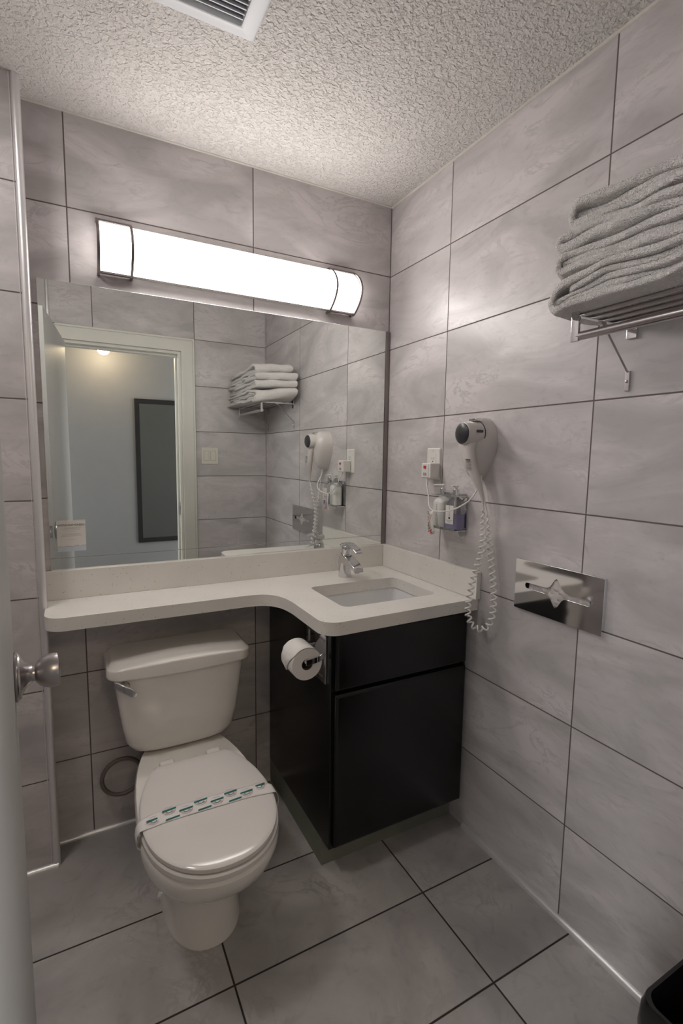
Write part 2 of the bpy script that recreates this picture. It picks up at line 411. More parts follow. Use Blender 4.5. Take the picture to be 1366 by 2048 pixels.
# metal quarter-round trims
def quarter(bm, p0, p1, n1, n2, r=0.012):
    """quarter-round rail from p0 to p1; n1,n2 unit directions away from the two surfaces"""
    n1 = Vector(n1); n2 = Vector(n2); out = []
    for p in (Vector(p0), Vector(p1)):
        ring = [p]
        for k in range(9):
            a = PI/2*k/8; ring.append(p + n1*r*math.cos(a) + n2*r*math.sin(a))
        out.append(ring)
    loft(bm, out)
bm = B(); quarter(bm, (0, -0.58, 0), (0, YF, 0), (-1, 0, 0), (0, 0, 1), 0.014); obj('baseboard_right', bm, 'trim_metal', kind='structure')
bm = B(); quarter(bm, (XL, 0, 0), (-0.55, 0, 0), (0, -1, 0), (0, 0, 1), 0.012); obj('baseboard_back', bm, 'trim_metal', kind='structure')
bm = B(); quarter(bm, (-2.1, -0.105, 0), (XL, -0.105, 0), (0, -1, 0), (0, 0, 1), 0.014); obj('baseboard_left', bm, 'trim_metal', kind='structure')
# rounded corner bead of the tub end wall
bm = B(); add_tube(bm, [(XL-0.005, -0.100, 0), (XL-0.005, -0.100, CEIL)], 0.0115, 16); add_box(bm, (XL-0.02, -0.107, 0), (XL-0.018, -0.10, CEIL))
obj('trim_3', bm, 'trim_metal', kind='structure')
bm = B(); add_tube(bm, [(-1.34, YF, 0.0), (-1.34, YF, CEIL)], 0.010, 12); obj('trim_4', bm, 'trim_metal', kind='structure')
# paint bead where the ceiling meets the tiles
bm = B()
for a, b in (((0, 0, CEIL), (0, YF, CEIL)),):
    quarter(bm, a, b, (-1, 0, 0), (0, 0, -1), 0.006)
quarter(bm, (XL, 0, CEIL), (0, 0, CEIL), (0, -1, 0), (0, 0, -1), 0.005)
obj('trim_5', bm, 'caulk', kind='structure')

# ================================================================ OPEN DOOR
hx, hy, fx, fy = -1.259, -1.630, -1.331, -0.852
dv = Vector((fx-hx, fy-hy, 0)).normalized(); nv = Vector((dv.y, -dv.x, 0))   # nv points to the room (+x)
DL = Vector((fx-hx, fy-hy, 0)).length
def dpt(s, t, z): return Vector((hx, hy, 0)) + dv*s + nv*t + Vector((0, 0, z))
def dmat(s, t, z): return Matrix(((dv.x, nv.x, 0, dpt(s, t, z).x), (dv.y, nv.y, 0, dpt(s, t, z).y), (0, 0, 1, z), (0, 0, 0, 1)))
bm = B(); add_box(bm, (0, -0.034, 0.008), (DL, 0, 2.028), 0.0015); bmesh.ops.transform(bm, matrix=dmat(0, 0, 0), verts=bm.verts[:])
door = obj('door_1', bm, 'door_paint', kind='structure')
KS, KZ = DL-0.062, 0.99
def knob(side):
    bm = B(); ax = nv*side; o = dpt(KS, 0 if side > 0 else -0.034, KZ)
    add_lathe(bm, [(0.001, 0), (0.040, 0), (0.0415, 0.002), (0.0415, 0.004), (0.038, 0.006), (0.037, 0.0085), (0.030, 0.011), (0.021, 0.016), (0.016, 0.022), (0.0145, 0.026), (0.001, 0.026)], o, ax, 40)
    ro = obj('knob_rosette', bm, 'brushed', door)
    bm = B()
    add_lathe(bm, [(0.001, 0.026), (0.0125, 0.026), (0.0125, 0.029), (0.0155, 0.031), (0.0205, 0.035), (0.0250, 0.041), (0.0278, 0.048), (0.0290, 0.056), (0.0280, 0.0635), (0.024, 0.0655), (0.012, 0.0665), (0.001, 0.067)], o, ax, 40)
    obj('door_knob', bm, 'brushed', door)
knob(1); knob(-1)
bm = B(); add_box(bm, (DL-0.0005, -0.029, KZ-0.028), (DL+0.0012, -0.005, KZ+0.028)); add_box(bm, (DL, -0.022, KZ-0.010), (DL+0.009, -0.012, KZ+0.010), 0.002)
bmesh.ops.transform(bm, matrix=dmat(0, 0, 0), verts=bm.verts[:]); obj('latch_plate', bm, 'chrome', door)

# ================================================================ VANITY MIRROR, TAG
t = thing('wall_mirror', 'large frameless mirror on the back wall above the backsplash', 'mirror', (-0.665, 0, 0.976))
boxobj('mirror_pane', (-1.309, -0.0065, 1.0165), (-0.022, -0.0005, 1.903), 'mirror', t, 0.0012)
boxobj('mirror_strip', (-1.309, -0.0062, 0.9765), (-0.022, -0.0005, 1.0150), 'mirror', t, 0.0010)
boxobj('mirror_channel', (-0.0215, -0.010, 0.9765), (-0.003, -0.0005, 1.903), 'frame_metal', t, 0.0008)
boxobj('mirror_seam', (-1.309, -0.0072, 1.0150), (-0.022, -0.0005, 1.0164), 'chrome', t)

t = thing('guest_card', 'small white printed card stuck on the lower left corner of the mirror', 'card', (-1.245, -0.008, 1.038))
bm = B(); add_box(bm, (-1.287, -0.0082, 1.038), (-1.203, -0.0072, 1.142)); card = obj('card_sheet', bm, 'card', t, smooth=False)
bm = B()
text_bm(bm, 'WYNDHAMGREEN', 0.0092, basis((-1.245, -0.0084, 1.126), (1, 0, 0), (0, 0, 1)), 0.0001)
obj('printed_heading', bm, 'ink', t, smooth=False)
bm = B()
for k, (z, wd) in enumerate([(1.1175, .058), (1.1135, .05), (1.1095, .054), (1.1035, .026), (1.097, .05), (1.093, .055), (1.089, .060), (1.077, .020)]):
    x = -1.245-wd/2
    while x < -1.245+wd/2:
        l = random.uniform(0.002, 0.006); add_box(bm, (x, -0.00835, z), (min(x+l, -1.245+wd/2), -0.0081, z+0.0010)); x += l+0.0011
obj('printed_lines', bm, 'greyink', t, smooth=False)
bm = B()
top = [(-1.287+0.084*k/24, 1.0535+0.0016*math.sin(k*0.9)+0.0025*(k/24)+random.uniform(-.0004, .0004)) for k in range(25)]
add_prism(bm, [(-1.287, 1.0385)] + [(-1.203, 1.0385)] + list(reversed(top)), 1, -0.00845, -0.0081); obj('printed_wave', bm, 'cardblue', t, smooth=False)
bm = B()
for a, b in zip(top, top[1:]):
    add_prism(bm, [(a[0], a[1]-0.0004), (b[0], b[1]-0.0004), (b[0], b[1]+0.0009*abs(math.sin(a[0]*190))+.0003), (a[0], a[1]+0.0009*abs(math.sin(a[0]*190))+.0003)], 1, -0.0086, -0.0084)
obj('printed_ridge', bm, 'greyink', t, smooth=False)

# ================================================================ VANITY LIGHT
LZ0, LZ1 = 1.945, 2.100
LZ = (LZ0+LZ1)/2; LH = (LZ1-LZ0)/2
def bow(scale=1.0, depth=0.058, base=0.030, n=20):
    pts = []
    for k in range(n+1):
        a = -PI/2 + PI*k/n
        z = LZ + LH*scale*math.sin(a)
        y = -(base + depth*(1-math.sin(a)**2)) 
        pts.append((y, z))
    return pts
t = thing('vanity_light', 'long glowing bar light with metal end bands above the mirror', 'light', (-0.66, 0, LZ))
bm = B(); ol = bow(0.97); add_prism(bm, ol, 0, -1.128, -0.200); obj('diffuser', bm, 'diffuser', t)
bm = B(); add_prism(bm, [(-0.002, LZ0+0.003), (-0.0298, LZ0+0.003), (-0.0298, LZ1-0.003), (-0.002, LZ1-0.003)], 0, -1.128, -0.200); obj('added_glare_tray', bm, 'white_plastic', t, smooth=False)  # unlit tray added to keep the bow's edge glow off the wall
def band(x0, x1):
    bm = B()
    for xa in (x0, x1):
        rings = []
        for (y, z) in [(-0.002, LZ0-0.002)] + bow(1.03, 0.0645, 0.030) + [(-0.002, LZ1+0.002)]:
            c = Vector((0, y, z)); d = (c - Vector((0, -0.02, LZ)))
            d = d.normalized()*0.0045
            rings.append([(xa-0.0042, c.y, c.z), (xa+0.0042, c.y, c.z), (xa+0.0042, c.y+d.y, c.z+d.z), (xa-0.0042, c.y+d.y, c.z+d.z)])
        loft(bm, rings)
    for z in (LZ0-0.004, LZ1-0.001):
        add_box(bm, (x0, -0.034, z), (x1, -0.025, z+0.006))
        add_box(bm, (x0, -0.034, z+0.0005), (x0+0.004, 0, z+0.0055)); add_box(bm, (x1-0.004, -0.034, z+0.0005), (x1, 0, z+0.0055))
    obj('end_band', bm, 'frame_metal', t)
band(-1.134, -1.036); band(-0.306, -0.196)

# ================================================================ CEILING FAN
t = thing('exhaust_fan', 'white slatted exhaust fan cover on the stippled ceiling', 'fan', (-0.95, -0.70, CEIL))
X0, X1, Y0, Y1 = -1.115, -0.782, -0.872, -0.539
bm = B()
o1 = rrect(X0, X1, Y0, Y1, 0.004, 2); rings = []
def rr(i, z, r=0.003): return [(x, y, z) for x, y in rrect(X0+i, X1-i, Y0+i, Y1-i, max(r, 0.001), 3)]
loft(bm, [rr(0, CEIL-0.001), rr(0, CEIL-0.008), rr(0.006, CEIL-0.014, .006), rr(0.038, CEIL-0.022, .006), rr(0.044, CEIL-0.020, .005), rr(0.046, CEIL-0.006, .004), rr(0.046, CEIL-0.001, .004)], cap0=False, cap1=False)
obj('cover_frame', bm, 'vent_white', t)
bm = B(); k = Y0+0.052
while k < Y1-0.05:
    add_prism(bm, [(k, CEIL-0.019), (k+0.0028, CEIL-0.019), (k+0.0105, CEIL-0.004), (k+0.0077, CEIL-0.004)], 0, X0+0.046, X1-0.046); k += 0.0145
obj('slats', bm, 'vent_white', t, smooth=False)
boxobj('fan_housing', (X0+0.046, Y0+0.046, CEIL-0.003), (X1-0.046, Y1-0.046, CEIL-0.0012), 'dark', t)

# ================================================================ ADDED FILL LIGHT (unseen, left of the frame, evens out the room)
t = thing('added_fill_light', 'added out-of-view fill light on the ceiling, left of the exhaust fan', 'light', (-1.72, -0.62, CEIL))
bm = B(); add_lathe(bm, [(0.001, 0), (0.155, 0), (0.155, 0.02), (0.148, 0.026), (0.138, 0.02), (0.001, 0.02)], (-1.72, -0.62, CEIL-0.0005), (0, 0, -1), 40); obj('fill_light_ring', bm, 'white_plastic', t)
bm = B(); add_lathe(bm, [(0.001, 0.0205), (0.137, 0.0205), (0.120, 0.034), (0.08, 0.044), (0.001, 0.048)], (-1.72, -0.62, CEIL-0.0005), (0, 0, -1), 40); obj('fill_light_dome', bm, 'fill_glow', t)

# ================================================================ COUNTERTOP
CT, CB = 0.879, 0.838
outline = [(-0.001, -0.001), (-1.325, -0.001), (-1.325, -0.175)]
def arc(cx, cy, r, a0, a1, n=8): return [(cx + r*math.cos(math.radians(a0+(a1-a0)*k/n)), cy + r*math.sin(math.radians(a0+(a1-a0)*k/n))) for k in range(n+1)]
outline += arc(-1.325+0.055, -0.175-0.003, 0.055, 180, 270)
cv = catmull([(-0.75, -0.233, 0), (-0.69, -0.235, 0), (-0.645, -0.252, 0), (-0.615, -0.295, 0), (-0.603, -0.36, 0), (-0.602, -0.43, 0), (-0.602, -0.50, 0)], 6)
outline += [(p.x, p.y) for p in cv]
outline += arc(-0.602+0.055, -0.620+0.055, 0.055, 180, 270)
outline += [(-0.001, -0.606)]
SX0, SX1, SY0, SY1 = -0.474, -0.094, -0.498, -0.222
hole = rrect(SX0, SX1, SY0, SY1, 0.028, 6)
def plate_with_hole(bm, outer, inner, conv):
    vo = [bm.verts.new(conv(*p)) for p in outer]; vi = [bm.verts.new(conv(*p)) for p in inner]
    es = [bm.edges.new((vo[i], vo[(i+1) % len(vo)])) for i in range(len(vo))] + [bm.edges.new((vi[i], vi[(i+1) % len(vi)])) for i in range(len(vi))]
    bmesh.ops.triangle_fill(bm, edges=es, use_beauty=True)
    return vo, vi
def slab_with_hole(bm, outer, inner, c0, c1):
    a = plate_with_hole(bm, outer, inner, c0); b = plate_with_hole(bm, outer, inner, c1)
    for A, Bq in zip(a, b):
        for i in range(len(A)):
            j = (i+1) % len(A); bm.faces.new((A[i], A[j], Bq[j], Bq[i]))
t = thing('countertop', 'cream speckled stone countertop running over the toilet tank to the sink', 'countertop', (-0.66, -0.1, CB))
bm = B(); slab_with_hole(bm, outline, hole, lambda x, y: (x, y, CB), lambda x, y: (x, y, CT)); obj('worktop', bm, 'quartz', t, bevel=0.003)
boxobj('backsplash', (-1.325, -0.021, CT), (-0.0015, -0.001, 0.976), 'quartz', t, 0.0015)
boxobj('side_splash', (-0.021, -0.617, CT+0.0005), (-0.001, -0.022, 0.976), 'quartz', t, 0.0015)
# sink
t = thing('sink', 'white rectangular undermount sink set in the cream countertop', 'sink', (-0.284, -0.36, 0.72))
bm = B()
def sr(i, z, r): return [(x, y, z) for x, y in rrect(SX0-0.004+i, SX1+0.004-i, SY0-0.004+i*0.8, SY1+0.004-i*0.8, r, 6)]
loft(bm, [sr(-0.018, CB-0.0005, .03), sr(0, CB-0.0008, .03), sr(0.006, CB-0.02, .03), sr(0.022, CB-0.10, .035), sr(0.036, CB-0.122, .04), sr(0.08, CB-0.130, .04), sr(0.115, CB-0.132, .02)], cap0=False)
bm2 = bm
loft(bm2, [sr(-0.018, CB-0.0005, .03), sr(-0.018, CB-0.012, .03), sr(0.0, CB-0.03, .03), sr(0.03, CB-0.138, .04)], cap0=False)
obj('basin', bm2, 'sink', t)
bm = B(); add_lathe(bm, [(0.001, 0), (0.021, 0), (0.021, 0.003), (0.016, 0.004), (0.015, 0.007), (0.001, 0.008)], (-0.284, -0.36, CB-0.1322), (0, 0, 1), 24); obj('drain', bm, 'chrome', t)

# ================================================================ FAUCET
FX, FY = -0.272, -0.128
t = thing('faucet', 'chrome single lever faucet standing behind the sink', 'faucet', (FX, FY, CT))
bm = B()
rings = []
for z, r, dy in ((0, .0265, 0), (.003, .0275, 0), (.006, .0265, 0), (.03, .0255, -0.001), (.07, .0245, -.004), (.090, .0240, -.006), (.098, .0215, -.007)):
    rings.append([(FX + r*math.cos(a), FY + dy + r*math.sin(a), CT + z) for a in [2*PI*k/32 for k in range(32)]])
loft(bm, rings); obj('faucet_body', bm, 'chrome', t)
bm = B()
sp = [(-0.000, .074, .0235, .020), (-0.025, .076, .0235, .019), (-0.05, .070, .0228, .0165), (-0.08, .061, .0220, .0135), (-0.106, .052, .0212, .0110), (-0.112, .0495, .0200, .0095)]
rings = []
for dy, z, hw, hh in sp:
    c = Vector((FX, FY+dy, CT+z)); up = Vector((0, 0.35 if dy < -0.02 else 0.1, 1)).normalized()
    rr_ = rrect(-hw, hw, -hh, hh, min(hh, hw)*0.28, 4)
    rings.append([c + Vector((1, 0, 0))*a + up*b for a, b in rr_])
loft(bm, rings); obj('spout', bm, 'chrome', t)
bm = B(); add_lathe(bm, [(0.001, 0), (0.0115, 0), (0.0115, 0.010), (0.009, 0.0105), (0.001, 0.006)], (FX, FY-0.098, CT+0.045), (0, 0.1, -1), 20); obj('aerator', bm, 'chrome', t)
bm = B()
add_lathe(bm, [(0.001, 0.096), (0.0205, 0.096), (0.0215, 0.100), (0.0225, 0.118), (0.0215, 0.128), (0.016, 0.135), (0.001, 0.138)], (FX, FY-0.007, CT), (0, -0.08, 1), 32)
rings = []
for dy, z, hw, hh in ((0.016, .126, .017, .007), (-0.01, .137, .020, .0055), (-0.04, .139, .0195, .0038), (-0.07, .134, .018, .003), (-0.095, .126, .0165, .0026), (-0.113, .117, .014, .002)):
    rings.append([Vector((FX + a, FY+dy+0.15*b, CT+z+b)) for a, b in rrect(-hw, hw, -hh, hh, hh*0.8, 4)])
loft(bm, rings); obj('lever', bm, 'chrome', t)
bm = B(); add_lathe(bm, [(0.001, -0.05), (0.0022, -0.05), (0.0022, 0.0), (0.0045, 0.001), (0.0045, 0.007), (0.001, 0.008)], (FX-0.012, FY+0.034, CT+0.07), (0, 0, 1), 14)
obj('pull_rod', bm, 'chrome', t)

# ================================================================ VANITY CABINET
CX0, CX1, CY0, CY1 = -0.551, -0.006, -0.560, -0.004
t = thing('vanity_cabinet', 'glossy black bathroom cabinet under the sink', 'cabinet', (-0.28, -0.3, 0))
bm = B(); add_box(bm, (CX0, CY0, 0.10), (CX0+0.018, CY1, CB-0.001)); add_box(bm, (CX1-0.018, CY0, 0.10), (CX1, CY1, CB-0.001)); add_box(bm, (CX0+0.018, CY0, 0.10), (CX1-0.018, CY1, 0.118)); add_box(bm, (CX0+0.018, CY0+0.002, 0.118), (CX1-0.018, CY0+0.020, CB-0.001))
obj('cabinet_body', bm, 'black_cab', t, smooth=False, bevel=0.0015)
def raised(bm, x0, x1, z0, z1, y):
    def r(i, dy): return [(x, y-dy, z) for x, z in rrect(x0+i, x1-i, z0+i, z1-i, 0.003, 2)]
    loft(bm, [r(0, 0), r(0, 0.012), r(0.004, 0.017), r(0.010, 0.019), r(0.040, 0.0195)], cap0=True)
bm = B(); raised(bm, CX0+0.010, CX1-0.010, 0.640, 0.826, CY0-0.0008); obj('drawer_front', bm, 'black_cab', t)
bm = B(); raised(bm, CX0+0.010, CX1-0.010, 0.112, 0.628, CY0-0.0008); obj('cabinet_door', bm, 'black_cab', t)
boxobj('toe_kick', (CX0+0.002, -0.503, 0.0), (CX1, CY1, 0.099), 'toe', t, 0.001)

# toilet roll holder recessed in the cabinet side + roll
px = CX0
t = thing('toilet_roll_holder', 'chrome recessed toilet roll holder on the side of the black cabinet', 'toilet roll holder', (px, -0.462, 0.73))
bm = B(); HO = rrect(-0.534, -0.388, 0.650, 0.808, 0.003, 2); HI = rrect(-0.517, -0.405, 0.667, 0.791, 0.002, 2)
slab_with_hole(bm, HO, HI, lambda y, z: (px-0.0005, y, z), lambda y, z: (px-0.006, y, z)); obj('holder_plate', bm, 'chrome', t, bevel=0.0012)
boxobj('recess_panel', (px-0.0030, -0.518, 0.666), (px-0.0006, -0.404, 0.792), 'chrome', t)
RY0, RY1, RX, RZ = -0.520, -0.424, -0.612, 0.730
for y in (RY0-0.004, RY1+0.006):
    bm = B()
    pth = catmull([(px-0.003, y if y > -0.5 else -0.512, RZ+0.006), (px-0.025, y, RZ+0.005), (px-0.050, y, RZ+0.001), (RX+0.002, y, RZ), (RX-0.007, y, RZ)], 5)
    rings = []
    for i, p in enumerate(pth):
        hh = 0.0095
        rings.append([(p.x, p.y-0.0028, p.z-hh), (p.x, p.y+0.0028, p.z-hh), (p.x, p.y+0.0028, p.z+hh), (p.x, p.y-0.0028, p.z+hh)])
    loft(bm, rings); obj('holder_arm', bm, 'chrome', t, bevel=0.001)
bm = B(); add_lathe(bm, [(0.001, 0), (0.0085, 0), (0.0085, RY1-RY0+0.006), (0.001, RY1-RY0+0.006)], (RX, RY0-0.002, RZ), (0, 1, 0), 20); obj('roller', bm, 'white_plastic', t)
t = thing('toilet_paper_roll', 'white toilet paper roll with folded end on the cabinet side holder', 'toilet paper', (RX, -0.465, RZ))
bm = B()
RR = 0.051; n = 48; L0, L1 = RY0+0.002, RY1-0.001
cz = RZ-0.009
def rad(a, y): return RR + 0.0012*noise.noise(Vector((math.cos(a)*1.3, math.sin(a)*1.3, y*25)))
rings = [[(RX + (r if r > 0 else -r*rad(2*PI*k/n, y))*math.cos(2*PI*k/n), y, cz + (r if r > 0 else -r*rad(2*PI*k/n, y))*math.sin(2*PI*k/n)) for k in range(n)] for r, y in
         [(0.0185, L0), (-0.98, L0), (-1, L0+0.001), (-1, L0+0.03), (-1, L0+0.06), (-1, L0+0.085), (-1, L1-0.001), (-0.98, L1), (0.0185, L1)]]
loft(bm, rings, closed=True); obj('paper_layers', bm, 'paper', t)
bm = B(); rings = [[(RX + r*math.cos(2*PI*k/32), y, cz + r*math.sin(2*PI*k/32)) for k in range(32)] for r, y in [(0.0184, L0), (0.0184, L1), (0.0172, L1), (0.0172, L0)]]
loft(bm, rings, closed=True); obj('cardboard_core', bm, 'rollcore', t)
# folded pointed end of the paper, lying over the outside of the roll
bm = B(); nu, nv_ = 26, 12; G = []
for i in range(nu+1):
    u = i/nu; row = []
    a = math.radians(60 + 150*u)
    for j in range(nv_+1):
        v = j/nv_
        half = (L1-L0)/2*(1 if u < 0.55 else max(0.06, 1-(u-0.55)/0.45))
        y = (L0+L1)/2 + 0.010*(u > 0.55)*(u-0.55) + (v-0.5)*2*half
        r = RR + 0.0022 + 0.0030*abs(noise.noise(Vector((u*5, v*4, 2.2)))) + 0.004*max(0, u-0.55)*abs(math.sin(v*9+u*7))
        row.append(bm.verts.new((RX + r*math.cos(a), y, cz + r*math.sin(a))))
    G.append(row)
for i in range(nu):
    for j in range(nv_): bm.faces.new((G[i][j], G[i+1][j], G[i+1][j+1], G[i][j+1]))
o = obj('paper_end', bm, 'paper', t); md = o.modifiers.new('s', 'SOLIDIFY'); md.thickness = 0.0009; md.offset = 0

# ================================================================ TOILET
TX = -0.935
t = thing('toilet', 'white two piece toilet with closed lid under the counter shelf', 'toilet', (TX, -0.42, 0))
def superell(cx, yc, hw, yf, yb, z, pf=2.0, pb=2.0, n=48):
    out = []
    for k in range(n):
        a = 2*PI*k/n; c, s = math.cos(a), math.sin(a)
        p = pf if s < 0 else pb
        x = math.copysign(abs(c)**(2/p), c)*hw; L = (yc-yf) if s < 0 else (yb-yc)
        y = math.copysign(abs(s)**(2/p), s)*L
        out.append((cx+x, yc+y, z))
    return out
bm = B()
loft(bm, [superell(TX, -0.42, .112, -.618, -.17, 0.0, 2.3, 3.5), superell(TX, -0.42, .113, -.620, -.17, 0.006, 2.3, 3.5), superell(TX, -0.42, .108, -.612, -.17, 0.05, 2.3, 3.5),
          superell(TX, -0.42, .102, -.606, -.17, 0.13, 2.3, 3.5), superell(TX, -0.43, .106, -.615, -.17, 0.175, 2.3, 3.5), superell(TX, -0.45, .120, -.645, -.16, 0.205, 2.3, 3.3),
          superell(TX, -0.50, .142, -.700, -.14, 0.235, 2.2, 3.0), superell(TX, -0.55, .163, -.757, -.12, 0.27, 2.15, 2.8), superell(TX, -0.58, .176, -.795, -.10, 0.31, 2.1, 2.6),
          superell(TX, -0.585, .181, -.814, -.09, 0.345, 2.1, 2.5), superell(TX, -0.585, .181, -.818, -.09, 0.366, 2.1, 2.5), superell(TX, -0.585, .176, -.813, -.095, 0.3745, 2.1, 2.5)])
obj('bowl', bm, 'porcelain', t)
def seat_outline(hw, yf, yb, backw, yc=-0.585, n=40):
    pts = []
    bl = (yb-yc)/math.sqrt(max(1e-6, 1-(backw/hw)**2))
    # left side from the back corner round the front to the right back corner
    m = 14
    for k in range(m+1):
        y = yb + (yc-yb)*k/m; pts.append((-hw*math.sqrt(max(0, 1-((y-yc)/bl)**2)), y))
    for k in range(1, n):
        a = PI*k/n; c = math.cos(a); s = math.sin(a)
        pts.append((-hw*math.copysign(abs(c)**(2/2.15), c), yc-(yc-yf)*abs(s)**(2/2.15)))
    for k in range(m, -1, -1):
        y = yb + (yc-yb)*k/m; pts.append((hw*math.sqrt(max(0, 1-((y-yc)/bl)**2)), y))
    return pts
def seat_ring(i, z, hw=0.178, yf=-0.818, yb=-0.345, bw=0.118):
    return [(TX+x, y, z) for x, y in seat_outline(hw-i, yf+i, yb-i*0.6, bw-i)]
bm = B(); loft(bm, [seat_ring(.004, .3765), seat_ring(0, .380), seat_ring(0, .391), seat_ring(.004, .3945)]); obj('seat_ring', bm, 'seat', t)
LT = 0.4165
bm = B(); lw = dict(hw=0.1745, yf=-0.812, yb=-0.352, bw=0.112)
loft(bm, [seat_ring(.004, .3962, **lw), seat_ring(0, .3985, **lw), seat_ring(0, .4085, **lw), seat_ring(.003, .4112, **lw), seat_ring(.009, .4130, **lw), seat_ring(.018, .4147, **lw), seat_ring(.030, .4166, **lw), seat_ring(.050, .4187, **lw), seat_ring(.070, .4199, **lw), seat_ring(.090, .4204, **lw)])
obj('seat_lid', bm, 'seat', t)
for s in (-1, 1):
    bm = B(); add_box(bm, (TX+s*0.072-0.022, -0.352, 0.375), (TX+s*0.072+0.022, -0.318, 0.406), 0.006, 3); obj('lid_hinge', bm, 'seat', t)
# tank
def tank_ring(z, hw, yf, p=5.5, yb=-0.045):
    return superell(TX, (yf+yb)/2, hw, yf, yb, z, p, 7.0, 56)
bm = B()
loft(bm, [tank_ring(0.376, .10, -.200, 4), tank_ring(0.380, .135, -.212, 4), tank_ring(0.392, .162, -.226, 4.2), tank_ring(0.42, .179, -.237, 4.6), tank_ring(0.48, .189, -.243), tank_ring(0.58, .202, -.249), tank_ring(0.665, .213, -.254)])
obj('tank', bm, 'porcelain', t)
def lid_ring(z, i, fi, bul=0.020):
    pts = []
    hw = 0.231-i; yb = -0.036-i*0.6; yf = -0.258+fi
    out = rrect(-hw, hw, yf, yb, 0.042, 8)
    # refine the front edge and bow it forward
    res = []
    for k, (x, y) in enumerate(out):
        nx, ny = out[(k+1) % len(out)]; res.append((x, y))
        if abs(y-yf) < 1e-6 and abs(ny-yf) < 1e-6 or (abs(nx-x) > 0.1):
            for q in range(1, 16): res.append((x+(nx-x)*q/16, y+(ny-y)*q/16))
    for x, y in res:
        f = max(0, min(1, (yb-y)/(yb-yf)))
        pts.append((TX+x, y - bul*f*f*max(0, 1-(x/hw)**2), z + (0.013*f*max(0, 1-(x/hw)**2) if z > 0.675 else 0)))
    return pts
bm = B(); loft(bm, [lid_ring(.662, .010, .010), lid_ring(.664, .002, .002), lid_ring(.670, 0, 0), lid_ring(.690, .001, .001), lid_ring(.6945, .004, .003), lid_ring(.6975, .009, .007), lid_ring(.7065, .016, .036, .016), lid_ring(.7090, .021, .045, .015), lid_ring(.7105, .05, .07, .012)])
obj('tank_lid', bm, 'porcelain', t)
# flush lever
bm = B(); yl = -0.246
add_lathe(bm, [(0.001, 0), (0.017, 0), (0.017, 0.004), (0.010, 0.010), (0.008, 0.020), (0.001, 0.020)], (TX-0.180, yl+0.004, 0.640), (0, -1, 0), 20)
rings = []
for s, hh, ht in ((-0.022, .008, .004), (-0.012, .0115, .0065), (0.012, .012, .007), (0.034, .0125, .006), (0.048, .010, .005), (0.054, .005, .002)):
    c = Vector((TX-0.192+s*0.80, yl-0.018-s*0.22, 0.655-(s+0.02)*0.50))
    rings.append([c + Vector((0.30*b, -0.0, 1.0*b)) + Vector((0, 1, 0))*a for a, b in rrect(-ht, ht, -hh, hh, ht*0.7, 4)])
loft(bm, rings); obj('flush_lever', bm, 'chrome', t)
for s in (-1, 1):
    bm = B(); add_lathe(bm, [(0.013, 0), (0.013, 0.006), (0.009, 0.013), (0.001, 0.015)], (TX+s*0.104, -0.40, 0.02), (s*0.85, 0, 0.5), 18); obj('floor_bolt_cap', bm, 'porcelain', t)

# paper band round the closed lid
t = thing('sanitary_band', 'white paper band with green seals across the closed toilet lid', 'paper band', (TX, -0.59, 0.38))
ya, yb_, bw_ = -0.604, -0.592, 0.050
def lid_half(y): return 0.1745*math.sqrt(max(0, 1-((y+0.585)/0.305)**2)) if y > -0.585 else 0.1745*(1-abs((y+0.585)/0.227)**2.15)**(1/2.15)
NU = 40; top_v = []
path = [(-0.170, 0.352), (-0.187, 0.366), (-0.190, 0.380), (-0.187, 0.398), (-0.181, 0.409), (-0.170, 0.4140)]
for k in range(1, 16): 
    x = -0.170 + 0.34*k/16; path.append((x, 0.4138 + 0.0085*(1-(x/0.17)**4)))
path += [(-a, b) for a, b in reversed(path[:6])]
def band_pt(i, v):
    x, z = path[i]; f = (x+0.19)/0.38
    y = ya + (yb_-ya)*(1-f) + (v-0.5)*bw_
    tw = 1 if abs(x) < 0.165 else 1-0.25*(1 if abs(x) > 0.18 else 0.4)
    yc = ya + (yb_-ya)*(1-f); y = yc + (y-yc)*tw
    return Vector((TX+x, y, z + 0.0006*noise.noise(Vector((x*30, v*2, 0)))))
bm = B(); G = [[bm.verts.new(band_pt(i, j/6)) for j in range(7)] for i in range(len(path))]
for i in range(len(path)-1):
    for j in range(6): bm.faces.new((G[i][j], G[i+1][j], G[i+1][j+1], G[i][j+1]))
o = obj('band_strip', bm, 'paper', t); md = o.modifiers.new('s', 'SOLIDIFY'); md.thickness = 0.0004; md.offset = 1
def on_band(x, v):   # x metres along, v 0..1 across
    f = (x+0.19)/0.38; yc = ya + (yb_-ya)*(1-f)
    return (TX+x, yc + (v-0.5)*bw_, 0.4152 + 0.0085*(1-(x/0.17)**4))
dirx = Vector((0.38, (ya-yb_), 0)).normalized(); diry = Vector((-dirx.y, dirx.x, 0))
